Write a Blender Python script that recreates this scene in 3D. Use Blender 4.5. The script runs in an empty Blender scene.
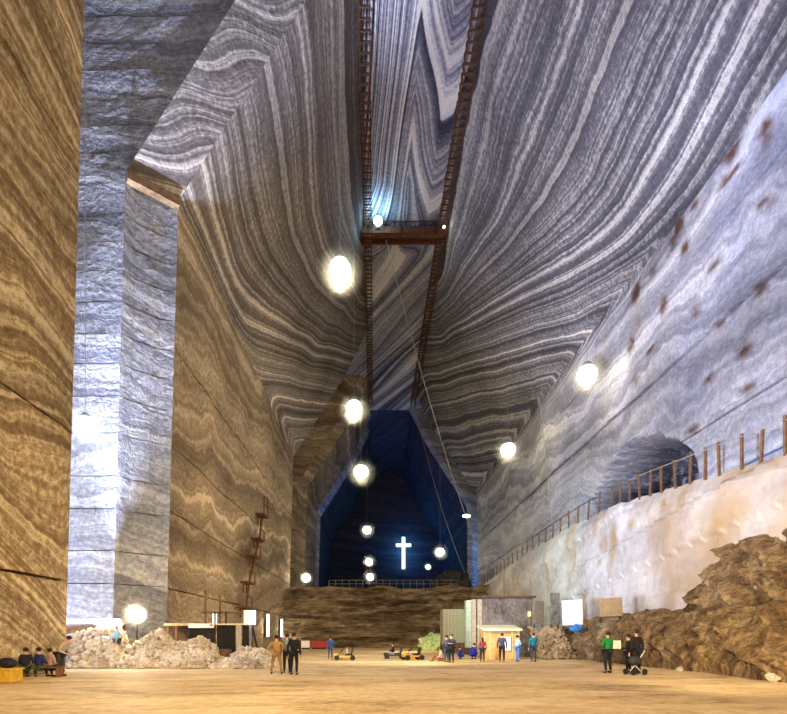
import bpy, bmesh, math, random
import numpy as np
from mathutils import Vector, Matrix, noise

random.seed(7)
SC = bpy.context.scene
COL = SC.collection
F, CX, CY, EYE = 500.0, 374.0, 637.0, 1.55      # metres; camera looks level along +Y

def px(x, y, d):                                 # photo pixel at distance d -> world point
    return Vector(((x-CX)/F*d, d, EYE+(CY-y)/F*d))

# ------------------------------------------------------------------ node helpers
class NT:
    def __init__(s, name):
        s.m = bpy.data.materials.new(name); s.m.use_nodes = True
        s.t = s.m.node_tree; s.t.nodes.clear()
        s.out = s.t.nodes.new('ShaderNodeOutputMaterial')
    def n(s, typ, **kw):
        nd = s.t.nodes.new(typ)
        for k, v in kw.items(): setattr(nd, k, v)
        return nd
    def set(s, sock, v):
        if isinstance(v, bpy.types.NodeSocket): s.t.links.new(v, sock)
        elif v is not None:
            if hasattr(sock.default_value, '__len__') and len(sock.default_value) == 4 and len(v) == 3: v = (*v, 1)
            sock.default_value = v
    def math(s, op, a, b=0.0, c=None, clamp=False):
        nd = s.n('ShaderNodeMath', operation=op); nd.use_clamp = clamp
        s.set(nd.inputs[0], a); s.set(nd.inputs[1], b)
        if c is not None: s.set(nd.inputs[2], c)
        return nd.outputs[0]
    def mix(s, f, a, b, blend='MIX'):
        nd = s.n('ShaderNodeMix', data_type='RGBA', blend_type=blend)
        s.set(nd.inputs[0], f); s.set(nd.inputs[6], a); s.set(nd.inputs[7], b)
        return nd.outputs[2]
    def noise(s, vec=None, scale=1.0, detail=4.0, rough=.55, dist=0.0, w=None):
        nd = s.n('ShaderNodeTexNoise'); nd.noise_dimensions = '1D' if w is not None else '3D'
        if w is not None: s.set(nd.inputs['W'], w)
        elif vec is not None: s.set(nd.inputs['Vector'], vec)
        nd.inputs['Scale'].default_value = scale; nd.inputs['Detail'].default_value = detail
        nd.inputs['Roughness'].default_value = rough; nd.inputs['Distortion'].default_value = dist
        return nd.outputs['Fac']
    def ramp(s, f, stops, interp='LINEAR'):
        nd = s.n('ShaderNodeValToRGB'); cr = nd.color_ramp; cr.interpolation = interp
        while len(cr.elements) < len(stops): cr.elements.new(.5)
        for e, (p, c) in zip(cr.elements, stops):
            e.position = p; e.color = (*c, 1) if len(c) == 3 else c
        s.set(nd.inputs[0], f); return nd.outputs[0]
    def pos(s, scale=(1, 1, 1), rot=(0, 0, 0)):
        tc = s.n('ShaderNodeTexCoord'); mp = s.n('ShaderNodeMapping')
        mp.inputs['Scale'].default_value = scale; mp.inputs['Rotation'].default_value = rot
        s.t.links.new(tc.outputs['Object'], mp.inputs['Vector']); return mp.outputs[0]
    def attr(s, name):
        nd = s.n('ShaderNodeAttribute'); nd.attribute_name = name; return nd.outputs['Fac']
    def bsdf(s, color, rough=.85, bump=None, bstr=.3, bdist=.1, metal=0.0, emis=None, estr=0.0, spec=.3):
        b = s.n('ShaderNodeBsdfPrincipled')
        s.set(b.inputs['Base Color'], color); s.set(b.inputs['Roughness'], rough)
        b.inputs['Metallic'].default_value = metal; b.inputs['Specular IOR Level'].default_value = spec
        if emis is not None:
            s.set(b.inputs['Emission Color'], emis); b.inputs['Emission Strength'].default_value = estr
        if bump is not None:
            bp = s.n('ShaderNodeBump'); s.set(bp.inputs['Height'], bump)
            bp.inputs['Strength'].default_value = bstr; bp.inputs['Distance'].default_value = bdist
            s.t.links.new(bp.outputs[0], b.inputs['Normal'])
        s.t.links.new(b.outputs[0], s.out.inputs[0]); return s.m

def salt(name, dark, mid, light, freq=1.0, warp=1.2, warp2=.25, contrast=1.0, stain=(.25, .12, .04), stain_amt=.35,
         patch=None, bump=.4, tex_scale=1.0, grain=.16, fine=.5, lowband=1.6):
    """layered rock salt: 1-D noise bands follow the bedding stored in 'phase'"""
    t = NT(name); P = t.pos()
    n1 = t.noise(P, .09*tex_scale, 3, .5); n2 = t.noise(P, .55*tex_scale, 4, .55); n3 = t.noise(P, 3.5, 5, .6)
    w = t.math('MULTIPLY', t.attr('phase'), freq)
    w = t.math('ADD', w, t.math('MULTIPLY', t.math('SUBTRACT', n1, .5), warp*freq*4))
    w = t.math('ADD', w, t.math('MULTIPLY', t.math('SUBTRACT', n2, .5), warp2*freq*4))
    b1 = t.noise(w=w, scale=.7, detail=3, rough=.55)
    b2 = t.noise(w=w, scale=2.3, detail=7, rough=.66)
    b0 = t.noise(w=w, scale=.22, detail=2, rough=.5)
    band = t.math('ADD', t.math('MULTIPLY', b1, 1-fine), t.math('MULTIPLY', b2, fine))
    band = t.math('ADD', band, t.math('MULTIPLY', t.math('SUBTRACT', n3, .5), grain))
    h = .5/contrast*.42
    col = t.ramp(band, [(.5-h, dark), (.5-h*.35, tuple(a*.5+b*.5 for a, b in zip(dark, mid))), (.5, mid), (.5+h*.5, light), (.5+h, tuple(min(1, c*1.12) for c in light))])
    if patch is not None:
        pn = t.noise(P, .05, 3, .6)
        col = t.mix(t.math('MULTIPLY', t.ramp(pn, [(.42, (0, 0, 0)), (.62, (1, 1, 1))]), .7), col, patch, 'MULTIPLY')
    sn = t.noise(t.pos((.8, .35, .35)), 1.0, 5, .65)
    sm = t.math('MULTIPLY', t.ramp(sn, [(.60, (0, 0, 0)), (.72, (1, 1, 1))]), stain_amt)
    col = t.mix(sm, col, stain)
    col = t.mix(t.attr('stain'), col, (.12, .04, .01))
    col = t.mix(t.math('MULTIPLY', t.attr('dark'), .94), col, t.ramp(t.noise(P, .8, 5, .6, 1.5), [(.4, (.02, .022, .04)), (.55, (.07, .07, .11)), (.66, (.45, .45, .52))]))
    speck = t.noise(P, 14, 2, .6)
    col = t.mix(t.math('MULTIPLY', t.ramp(speck, [(.35, (1, 1, 1)), (.45, (0, 0, 0))]), .35), col, dark)
    # broad lighter and darker beds, and large random patches of tone
    big = t.noise(P, .13, 5, .62)
    tone = t.math('ADD', t.math('MULTIPLY', t.math('SUBTRACT', b0, .5), lowband), t.math('MULTIPLY', t.math('SUBTRACT', big, .5), 1.3))
    hs = t.n('ShaderNodeHueSaturation'); t.set(hs.inputs['Color'], col); t.set(hs.inputs['Value'], t.math('ADD', tone, 1.0)); col = hs.outputs[0]
    bm_ = t.math('ADD', t.math('MULTIPLY', band, .8), t.math('MULTIPLY', n3, .8))
    return t.bsdf(col, .8, bm_, bump, .25)

def rock(name, a, b, c, scale=1.0, stretch=(1, 1, 1), bump=.8, rot=(0, 0, 0)):
    t = NT(name); P = t.pos(stretch, rot)
    n1 = t.noise(P, .35*scale, 6, .65, .6); n2 = t.noise(P, 2.2*scale, 6, .7)
    f = t.math('ADD', t.math('MULTIPLY', n1, .6), t.math('MULTIPLY', n2, .45))
    col = t.ramp(f, [(.38, a), (.50, b), (.64, c)])
    return t.bsdf(col, .9, f, bump, .4)

def flat(name, color, rough=.7, var=.18, scale=6, metal=0.0):
    t = NT(name); n = t.noise(t.pos(), scale, 4, .6)
    d = tuple(max(0, x*(1-var)) for x in color); l = tuple(min(1, x*(1+var)) for x in color)
    return t.bsdf(t.ramp(n, [(.35, d), (.65, l)]), rough, n, .15, .02, metal)

def glow(name, color, strength):
    t = NT(name); e = t.n('ShaderNodeEmission'); e.inputs[0].default_value = (*color, 1); e.inputs[1].default_value = strength
    t.t.links.new(e.outputs[0], t.out.inputs[0]); return t.m

# ------------------------------------------------------------------ object helpers
def tag(o, label=None, cat=None, group=None, kind=None):
    if label: o['label'] = label
    if cat: o['category'] = cat
    if group: o['group'] = group
    if kind: o['kind'] = kind
    return o
def thing(name, label, cat, loc=(0, 0, 0), rz=0, group=None):
    o = bpy.data.objects.new(name, None); COL.objects.link(o); o.empty_display_size = .2
    o.location = loc; o.rotation_euler = (0, 0, rz); return tag(o, label, cat, group)
def obj(name, bm, mat, parent=None, smooth=False):
    me = bpy.data.meshes.new(name)
    bmesh.ops.recalc_face_normals(bm, faces=bm.faces); bm.to_mesh(me); bm.free()
    for m in (mat if isinstance(mat, (list, tuple)) else [mat]): me.materials.append(m)
    if smooth:
        for p in me.polygons: p.use_smooth = True
    o = bpy.data.objects.new(name, me); COL.objects.link(o)
    if parent: o.parent = parent
    return o
def dup(root, loc=None, rz=None, label=None, group=None):
    r = root.copy(); COL.objects.link(r)
    if loc is not None: r.location = loc
    if rz is not None: r.rotation_euler = (0, 0, rz)
    if label: r['label'] = label
    if group: r['group'] = group
    for ch in list(root.children):
        c = ch.copy(); COL.objects.link(c); c.parent = r
        for g in ch.children:
            d = g.copy(); COL.objects.link(d); d.parent = c
    return r
def box(bm, c, s, rot=None, bevel=0.0):
    r = bmesh.ops.create_cube(bm, size=1)
    M = Matrix.Translation(c) @ (rot if rot is not None else Matrix.Identity(4)) @ Matrix.Diagonal((*s, 1))
    bmesh.ops.transform(bm, matrix=M, verts=r['verts'])
    if bevel:
        es = {e for v in r['verts'] for e in v.link_edges}
        bmesh.ops.bevel(bm, geom=list(es), offset=bevel, segments=2, affect='EDGES', profile=.5)
def bar(bm, a, b, r, n=8, r2=None):
    a = Vector(a); b = Vector(b); d = b-a; L = d.length
    q = Vector((0, 0, 1)).rotation_difference(d).to_matrix().to_4x4()
    bmesh.ops.create_cone(bm, cap_ends=True, segments=n, radius1=r, radius2=r if r2 is None else r2, depth=L, matrix=Matrix.Translation((a+b)/2) @ q)
def beam(bm, a, b, w, h):
    a = Vector(a); b = Vector(b); d = b-a
    q = d.to_track_quat('X', 'Z').to_matrix().to_4x4()
    box(bm, (a+b)/2, (d.length, w, h), q)
def tube(bm, pts, r, n=6):
    for a, b in zip(pts, pts[1:]): bar(bm, a, b, r, n)
def ball(bm, c, r, s=(1, 1, 1), sub=2):
    x = bmesh.ops.create_icosphere(bm, subdivisions=sub, radius=r)
    bmesh.ops.transform(bm, matrix=Matrix.Translation(c) @ Matrix.Diagonal((*s, 1)), verts=x['verts'])
def B(): return bmesh.new()
def mk(fn, *a, **k):
    bm = B(); fn(bm, *a, **k); return bm

def sheet(name, pts, phase, mat, stain=None, parent=None, label=None, smooth=False):
    """pts: array (R, C, 3)"""
    pts = np.asarray(pts, float); R, C_, _ = pts.shape
    me = bpy.data.meshes.new(name)
    idx = np.arange(R*C_).reshape(R, C_)
    f = np.stack([idx[:-1, :-1], idx[:-1, 1:], idx[1:, 1:], idx[1:, :-1]], -1).reshape(-1, 4)
    me.from_pydata(pts.reshape(-1, 3).tolist(), [], f.tolist())
    a = me.attributes.new('phase', 'FLOAT', 'POINT'); a.data.foreach_set('value', np.asarray(phase, np.float32).reshape(-1))
    if stain is not None:
        a = me.attributes.new('stain', 'FLOAT', 'POINT'); a.data.foreach_set('value', np.asarray(stain, np.float32).reshape(-1))
    me.materials.append(mat); me.update()
    if smooth:
        for p in me.polygons: p.use_smooth = True
    o = bpy.data.objects.new(name, me); COL.objects.link(o)
    if parent: o.parent = parent
    else: o['kind'] = 'structure'
    if label: o['label'] = label
    return o
def nz(x, y, z, s, o=4): return noise.fractal(Vector((x*s, y*s, z*s)), 1.0, 2.0, o)

# ------------------------------------------------------------------ hall cross-section
LP = [(-13.6, 0), (-12.75, 30), (-4.5, 43), (-0.9, 50.5)]
RP = [(20.9, 0), (20.7, 29.5), (11.9, 43), (8.15, 50.5)]
CEIL = 50.5
def arc(prof):
    L = [0.0]
    for a, b in zip(prof, prof[1:]): L.append(L[-1]+math.dist(a, b))
    return L
LA, RA = arc(LP), arc(RP)
def at(prof, L, s):
    s = min(max(s, 0), L[-1])
    for i in range(len(prof)-1):
        if s <= L[i+1] or i == len(prof)-2:
            t = (s-L[i])/(L[i+1]-L[i]); a, b = prof[i], prof[i+1]
            n = Vector((-(b[1]-a[1]), b[0]-a[0])).normalized()
            return a[0]+(b[0]-a[0])*t, a[1]+(b[1]-a[1])*t, n
def hit(prof, L, x, y):
    """photo pixel -> (depth, arc length) on a side of the hall"""
    dx, dz = x-CX, CY-y; best = None
    for i in range(len(prof)-1):
        ax, az = prof[i][0], prof[i][1]-EYE; bx, bz = prof[i+1][0]-ax, prof[i+1][1]-EYE-az
        det = dx*(-bz)+dz*bx
        if abs(det) < 1e-9: continue
        t = (ax*(-bz)+az*bx)/det; k = (dx*az-dz*ax)/det
        if t > 0 and -.02 <= k <= 1.02: best = (t*F, L[i]+k*(L[i+1]-L[i]))
    return best

def tps(points, vals, lam=.5):
    P = np.array(points, float); V = np.array(vals, float); n = len(P)
    D = np.sqrt(((P[:, None]-P[None])**2).sum(-1))+1e-9
    K = D**2*np.log(D)+np.eye(n)*lam*20
    A = np.zeros((n+3, n+3)); A[:n, :n] = K; A[:n, n] = 1; A[:n, n+1:] = P; A[n, :n] = 1; A[n+1:, :n] = P.T
    sol = np.linalg.solve(A, np.concatenate([V, [0, 0, 0]]))
    def f(Q):
        Q = np.asarray(Q, float); D = np.sqrt(((Q[:, None]-P[None])**2).sum(-1))+1e-9
        return (D**2*np.log(D))@sol[:n]+sol[n]+Q@sol[n+1:]
    return f
def fit(prof, L, lines):
    pt, v = [], []
    for val, pl in lines:
        for i in range(len(pl)):
            seg = [pl[i]] if i == 0 else [tuple((pl[i-1][k]+pl[i][k])/2 for k in (0, 1)), pl[i]]
            for q in seg:
                h = hit(prof, L, *q)
                if h: pt.append(h); v.append(val)
    return tps(pt, v)

right_lines = [
 (0, [(500,0),(470,100),(452,200),(440,280)]),
 (3, [(540,0),(505,100),(485,180),(465,240),(445,290)]),
 (7.5, [(600,0),(560,100),(530,180),(500,235),(465,275),(440,310)]),
 (12, [(660,0),(615,100),(580,170),(545,220),(505,260),(460,300),(435,325)]),
 (16.5, [(720,0),(672,100),(625,190),(585,235),(540,268),(490,300),(440,335)]),
 (21, [(780,0),(720,110),(680,180),(630,248),(570,283),(510,308),(450,338)]),
 (25, [(642,258),(610,285),(550,312),(480,335),(440,352)]),
 (29, [(620,290),(580,320),(520,337),(450,360)]),
 (34, [(590,340),(540,350),(480,367),(430,380)]),
 (39, [(560,370),(500,387),(430,402)]),
 (45, [(530,415),(480,425),(430,440)])]
left_lines = [
 (0, [(345,0),(346,100),(350,200),(358,240)]),
 (3, [(322,0),(325,100),(328,180),(335,230),(355,265)]),
 (7, [(288,34),(296,70),(302,120),(300,170),(305,220),(320,260),(350,290)]),
 (11, [(251,81),(262,118),(268,157),(275,200),(285,240),(310,290),(350,330)]),
 (16, [(208,140),(214,180),(221,220),(238,275),(270,310),(320,345)]),
 (20, [(182,200),(199,242),(219,286),(240,328)]),
 (22, [(250,340),(280,352),(320,366),(345,373)]),
 (26, [(258,368),(290,376),(330,386)]),
 (31, [(270,398),(300,402),(330,406)]),
 (36, [(285,430),(310,430)])]
fR = fit(RP, RA, right_lines); fL = fit(LP, LA, left_lines)

def lifts(z0, z1, lo, hi, seed):
    r = random.Random(seed); z = z0; out = []
    while z < z1-lo:
        z += r.uniform(lo, hi); out.append((min(z, z1-.3), r.uniform(-.04, .06)))
    return out

def rows_for(L, wall_len, step, seams, slant_step=1.0, groove=.6):
    """list of (s, offset): lifts in the lower wall, plain above"""
    rows, cur = [], 0.0; off = 0.0
    marks = [z for z, _ in seams]
    s = 0.0; k = 0
    while s < wall_len:
        rows.append((s, off))
        nxt = min(s+step, wall_len)
        if k < len(marks) and nxt >= marks[k] > s:
            m = marks[k]
            rows.append((m-.06, off)); rows.append((m-.05, off-groove)); off = seams[k][1]
            rows.append((m+.03, off-groove)); rows.append((m+.04, off)); nxt = m+.3; k += 1
        s = nxt
    rows.append((wall_len, off)); s = wall_len
    while s < L[-1]-slant_step:
        s += slant_step; rows.append((s, 0.0))
    rows.append((L[-1], 0.0)); return rows

def side(name, prof, L, y0, y1, ystep, mat, sgn, seams=(), phasefn=None, amp=.25, step=.8, stainfn=None, warpfn=None, s_from=0, s_to=None, slant_step=1.2, parent=None):
    ys = np.linspace(y0, y1, max(2, int((y1-y0)/ystep)+1))
    rows = [r for r in rows_for(L, L[1], step, list(seams), slant_step) if r[0] >= s_from-1e-6 and (s_to is None or r[0] <= s_to+1e-6)]
    pts = np.zeros((len(rows), len(ys), 3)); q = np.zeros((len(rows), len(ys), 2))
    for i, (s, off) in enumerate(rows):
        X, Z, n = at(prof, L, s)
        for j, y in enumerate(ys):
            d = (off + amp*nz(X, y, Z, .12, 3) + amp*.25*nz(X, y, Z, .7, 2))*min(1, (y-y0)/.9, (y1-y)/.9)
            if warpfn: d += warpfn(y, Z)
            pts[i, j] = (X+sgn*d*abs(n[0]), y, Z-d*abs(n[1]) if s < L[-1]-.01 else Z); q[i, j] = (y, s)
    ph = phasefn(q.reshape(-1, 2)).reshape(len(rows), len(ys))
    st = None
    if stainfn: st = np.array([[stainfn(p[1], p[2]) for p in row] for row in pts])
    o = sheet(name, pts, ph, mat, st, parent)
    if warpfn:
        dk = [min(1, max(0, -warpfn(p[1], p[2])/3.0)) for row in pts for p in row]  # niche colour darkened by its depth: shade put into dark marbled salt
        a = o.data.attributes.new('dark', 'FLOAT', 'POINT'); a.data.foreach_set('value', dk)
    return o

# ------------------------------------------------------------------ materials
M_near = salt('ochre_salt', (.12, .07, .028), (.37, .26, .13), (.66, .52, .31), freq=1.25, warp=.8, warp2=.16, contrast=.9, stain_amt=.5, bump=.7, grain=.5, fine=.62, lowband=1.1)
M_lfar = salt('brown_salt', (.15, .10, .055), (.33, .245, .15), (.56, .45, .30), freq=.8, warp=1.8, warp2=.5, contrast=.72, bump=.7, grain=.5)
M_lslant = salt('banded_roof_salt', (.055, .045, .038), (.22, .185, .155), (.58, .51, .43), freq=1.15, warp=.28, warp2=.08, contrast=.74, stain_amt=.15, fine=.5, grain=.35)
M_rslant = salt('grey_banded_salt', (.05, .05, .065), (.22, .215, .235), (.66, .63, .58), freq=1.1, warp=.36, warp2=.12, contrast=.90, stain_amt=.08, fine=.48, grain=.35)
M_rwall = salt('pale_salt', (.20, .20, .25), (.55, .54, .56), (.88, .86, .84), freq=.8, warp=1.6, warp2=.36, contrast=.66, stain_amt=.35, grain=.4, lowband=1.2, patch=(.66, .74, 1.0))
M_pillar = salt('block_cut_salt', (.15, .15, .18), (.34, .34, .35), (.54, .53, .52), freq=1.3, warp=.9, warp2=.25, contrast=.8, stain_amt=.15, grain=.55, lowband=.8, bump=.8)
M_ceil = salt('zebra_salt', (.045, .05, .09), (.35, .35, .42), (.80, .76, .72), freq=.42, warp=.16, warp2=.05, contrast=1.6, stain_amt=.05, grain=.15, fine=.32, lowband=1.0)
M_far = salt('shaded_far_salt', (.035, .035, .05), (.055, .055, .075), (.08, .08, .10), freq=.7, warp=1.6, warp2=.4, lowband=.4)  # darkness of the unlit far hall put into the salt colour
M_terr = rock('terrace_rock', (.04, .025, .013), (.21, .145, .08), (.50, .39, .25), 1.0, (.3, .3, 2.4), 1.2)
M_emb = rock('earthy_rock', (.022, .013, .007), (.19, .115, .052), (.46, .32, .165), 1.6, (1, 1.5, .5), 1.0, (.6, 0, 0))
M_stone = rock('pale_rubble', (.26, .20, .14), (.58, .50, .40), (.86, .80, .70), 3.0, bump=.5)
M_lip = rock('rusty_ledge', (.10, .05, .02), (.24, .14, .06), (.35, .23, .11), 1.5)

# plaster-like lower wall on the right
def mat_lower():
    t = NT('trimmed_salt_wall'); P = t.pos()
    n1 = t.noise(t.pos((1, .35, .9)), .28, 5, .6, .8); n2 = t.noise(P, 1.8, 6, .65); n3 = t.noise(t.pos((1, .9, .25)), .6, 4, .6)
    col = t.ramp(n1, [(.36, (.42, .42, .46)), (.50, (.66, .64, .62)), (.62, (.88, .87, .86))])
    col = t.mix(t.math('MULTIPLY', t.ramp(n3, [(.56, (0, 0, 0)), (.66, (1, 1, 1))]), .6), col, (.50, .30, .10))
    col = t.mix(.25, col, t.ramp(n2, [(.35, (.3, .27, .25)), (.6, (.9, .88, .85))]))
    col = t.mix(t.attr('stain'), col, (.50, .34, .17))
    return t.bsdf(col, .75, t.math('ADD', n1, t.math('MULTIPLY', n2, .5)), .4, .2)
M_lower = mat_lower()

def mat_floor():
    t = NT('trodden_salt_floor')
    n1 = t.noise(t.pos((.5, 1.1, 1)), .45, 8, .7, .8); n2 = t.noise(t.pos(), 3.5, 8, .75); n3 = t.noise(t.pos((.3, 2.2, 1)), .9, 3, .5)
    f = t.math('ADD', t.math('MULTIPLY', n1, .6), t.math('MULTIPLY', n2, .4))
    col = t.ramp(f, [(.36, (.26, .15, .06)), (.46, (.62, .43, .20)), (.58, (.86, .67, .38))])
    col = t.mix(t.math('MULTIPLY', t.ramp(n3, [(.60, (0, 0, 0)), (.70, (1, 1, 1))]), .4), col, (.22, .13, .055))
    return t.bsdf(col, .6, f, .6, .15)
M_floor = mat_floor()

# ------------------------------------------------------------------ the setting
# floor with slight ruts
xs = np.linspace(-62, 24, 120); ys = np.concatenate([np.linspace(-25, 45, 120), np.linspace(46, 152, 60)])
pts = np.array([[(x, y, .05*nz(x*.5, y, 0, .25, 3)) for x in xs] for y in ys])
sheet('floor', pts, np.zeros(pts.shape[:2]), M_floor, smooth=True)

def ph_near(q):
    # bedding that dips down and away along the near left wall
    out = []
    for y, s in q:
        X = -13.2; ix = CX+X/max(y, 8)*F; iy = CY-(s-EYE)/max(y, 8)*F
        out.append(s*.95 + y*.12 + .5*math.sin(y*.3+s*.2) + 1.2*math.sin(y*.55+s*.5)*math.exp(-max(0, s-4)/7))
    return np.array(out)
NEAR1 = 22.0
seam_near = [(4.0, .12), (10.5, .10), (16.0, .04), (22.5, .06), (27, .0)]
side('wall_left', LP, LA, -25, NEAR1, .5, M_near, 1, seam_near, ph_near, amp=.18, step=.6)
def ph_z(k=1.0, dip=0.0):
    return lambda q: np.array([s*k+y*dip for y, s in q])
def ph_lfar(q):
    base = fL(q)
    z = q[:, 1]; wall = 22 + (LA[1]-z)*1.0 + q[:, 0]*.10
    t = np.clip((z-LA[1]+1.0)/2.0, 0, 1)
    return base*t+wall*(1-t)
seam_far = lifts(0, 29.5, 4.2, 6.5, 4)
P0, P1 = 30.6, 32.6
side('wall_left_far', LP, LA, P1, 79, .5, M_lfar, 1, seam_far, ph_lfar, amp=.22, step=.7, s_to=LA[1]+.01)
side('roof_left', LP, LA, P1, 79, .6, M_lslant, 1, (), ph_lfar, amp=.20, step=.7, s_from=LA[1], slant_step=.7)
# near part of the roof over the near left wall is already in wall_left

# the cross gallery on the left: end face, chamfer and its roof
seamz = [EYE+(CY-y)/F*P0 for y in (583, 550, 508, 475, 432, 395, 362, 332, 300, 269, 240, 212, 181, 149, 122, 95, 65, 38, 10)]
rs = random.Random(5)
rows = [(-.0, 0.0)]; off = 0.0
for z in seamz:
    a = rows[-1][0]; n = max(1, int((z-a)/.5))
    rows += [(a+(z-.07-a)*(i+1)/n, off) for i in range(n)]
    rows += [(z-.06, off+.8)]; off += .015; rows += [(z-.02, off+.8), (z+.0, off)]
a = rows[-1][0]; rows += [(a+(CEIL-a)*(i+1)/12, off) for i in range(12)]
def edgeL(z):                                     # hall profile as x(z)
    for (x0, z0), (x1, z1) in zip(LP, LP[1:]):
        if z <= z1+1e-6: return x0+(x1-x0)*(z-z0)/(z1-z0)
    return LP[-1][0]
SH = 2.45
def endface(name, y, shift, rows, mat, tilt=.03, left=-62):
    ts = np.concatenate([[0, .15, .3, .45, .55, .62], np.linspace(.68, 1, 26)])
    pts = []; ph = []
    for z, o in rows:
        xe = edgeL(z)-shift; r = []; p = []
        for t in ts:
            x = left+(xe-left)*t; wob = .12*nz(x, z, y, .3, 3)
            zz = z+tilt*(xe-x)*.0 + .10*nz(x, 3, z*.1, .35, 2)
            k_ = min(1, (1-t)*25); r.append((x, y+(o+wob)*k_, zz if 0 < z < CEIL-.1 else z)); p.append(z*1.0+.12*x+.6*math.sin(x*.3+z*.15))
        pts.append(r); ph.append(p)
    return sheet(name, pts, ph, mat)
endface('wall_gallery', P0, SH, rows, M_pillar)
def chamfer(name, ya, yb, shift, rows, matlow, mathigh, zsplit, phasefn, inset=.55):
    def build(nm, rr, ins, mat):
        pts = []; ph = []
        for z, o in rr:
            xa = edgeL(z)-shift; xb = edgeL(z); r = []; p = []
            for k in range(9):
                t = k/8; x = xa+(xb-xa)*t; y = ya+(yb-ya)*t
                bow = min(1, 4*t, 4*(1-t))*ins*.5 + min(o, .35)*min(1, 4*t, 4*(1-t))*.8
                nx, ny = (yb-ya), -shift; l = math.hypot(nx, ny); nx /= l; ny /= l
                r.append((x-nx*bow, y-ny*bow+.05*nz(x, z, 1, .6, 2)*math.sin(math.pi*t), z)); p.append(phasefn(x, y, z))
            pts.append(r); ph.append(p)
        return sheet(nm, pts, ph, mat)
    lo = [r for r in rows if r[0] <= zsplit]; lo.append((zsplit, lo[-1][1]))
    hi = [(zsplit, 0)]+[(z, 0) for z in np.linspace(zsplit+.4, CEIL, 45)]
    return build(name, lo, inset, matlow), build(name+'_upper', hi, 0.0, mathigh)
def ph_ch(x, y, z):
    if z < 30: return z*.95+x*.35
    # along the strip, joined to the roof bedding at its inner edge
    s = LA[1]+(z-30)*1.18
    v = float(fL(np.array([[P1, min(s, LA[-1])]]))[0])
    t = max(0, (y-P0)/(P1-P0))
    return v+(1-t)*-2.2+.5*math.sin(z*1.3+t*2)
chamfer('wall_pillar', P0, P1, SH, rows, M_pillar, M_lslant, 30.0, ph_ch)
# rusty lip under the sloping chamfer
bm = B()
a0 = Vector((edgeL(30)-SH, P0, 30)); a1 = Vector((edgeL(30), P1, 30))
beam(bm, a0+Vector((.1, -.05, -.3)), a1+Vector((.05, -.1, -.3)), .5, .55)
tag(obj('trim_1', bm, M_lip), kind='structure')

def gallery(y0, y1, left=-62, right_end=False, tagn='2', mat=M_pillar):
    r = [(z, 0) for z in np.linspace(0, CEIL, 40)]
    endface('wall_gallery_near_'+tagn, y0, 0.0, r, mat)
for k, y in (('1', NEAR1), ('2', 79.0)): gallery(y, y, tagn=k, mat=M_lfar)
# second pillar
r2 = [(z, 0) for z in np.linspace(0, CEIL, 60)]
endface('wall_gallery_far', 93.5, 1.6, r2, M_lfar)
chamfer('wall_pillar_far', 93.5, 95.5, 1.6, r2, M_lfar, M_lfar, 30.0, lambda x, y, z: z+.3*x)
side('wall_left_back', LP, LA, 95.5, 112, 1, M_lfar, 1, (), lambda q: q[:, 1]*1.0, amp=.2)
for nm, x in (('wall_gallery_end', -62),):
    pts = [[(x, y, z) for y in (-26, 40, 100, 152)] for z in (0, 25, CEIL)]
    sheet(nm, pts, [[z]*4 for z in (0, 25, 50)], M_far)
# blue-lit third opening and the dark end of the hall
gallery(112, 112, tagn='3', mat=M_far)
endface('wall_gallery_blue', 116.5, .9, r2, M_pillar)
chamfer('wall_pillar_blue', 116.5, 119, .9, r2, M_pillar, M_pillar, 30.0, lambda x, y, z: z+.3*x)
LPn = [(x+.15, z) for x, z in LP]
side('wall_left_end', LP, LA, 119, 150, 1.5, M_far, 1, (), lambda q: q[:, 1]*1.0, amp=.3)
# right side
STAIN = [(738,145,6,15),(773,132,4,14),(640,293,3,11),(684,226,3,12),(679,242,2,8),(750,350,4,8),(668,305,2,9),(633,345,2,8),(765,204,4,4),
         (702,312,3,4),(753,389,4,5),(712,378,3,4),(697,430,3,5),(640,380,2,5),(690,247,2,7),(717,265,4,4),(776,200,5,4),(762,290,4,5),(660,270,2,6),
         (700,205,2,6),(731,180,4,5),(722,325,2,3),(655,350,2,4),(740,170,3,4)]
def hitx(X, x, y):
    d = X*F/(x-CX); return d, EYE+(CY-y)/F*d
SW = [(*hitx(20.8, x, y), w*20.8*F/(x-CX)**2*1.1+.15, h*20.8/(x-CX)*.8) for x, y, w, h in STAIN]
def stain_r(y, z):
    v = 0
    for sy, sz, w, h in SW:
        dy = (y-sy-(z-sz)*.12)/w; dz = (z-sz)/h
        k = dy*dy+dz*dz
        if k < 4: v = max(v, min(.95, math.exp(-k)*2.4*(.7+.6*nz(y, z, 0, 1.5, 2))))
    return v
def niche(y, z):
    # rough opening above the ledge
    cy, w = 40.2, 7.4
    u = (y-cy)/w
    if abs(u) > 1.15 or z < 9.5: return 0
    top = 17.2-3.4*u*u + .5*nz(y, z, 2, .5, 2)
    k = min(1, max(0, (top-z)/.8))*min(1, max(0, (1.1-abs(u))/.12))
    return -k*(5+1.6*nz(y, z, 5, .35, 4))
seam_r = [(3, .1), (6.2, .0), (11.2, .1), (14.6, .22), (17.6, .10), (20.3, .34), (23.0, .16), (26.0, .30)]
def ph_rwall(q):
    y, s = q[:, 0], q[:, 1]
    base = fR(q); wall = 21 + (RA[1]-s)*.85 + .05*y + .7*np.sin(y*.16+s*.35)
    t = np.clip((s-RA[1]+.8)/1.6, 0, 1)
    return base*t+wall*(1-t)
def side_r(name, y0, y1, ystep, mat, sf, st_, **kw):
    return side(name, RP, RA, y0, y1, ystep, mat, -1, kw.pop('seams', ()), ph_rwall, s_from=sf, s_to=st_, **kw)
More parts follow.
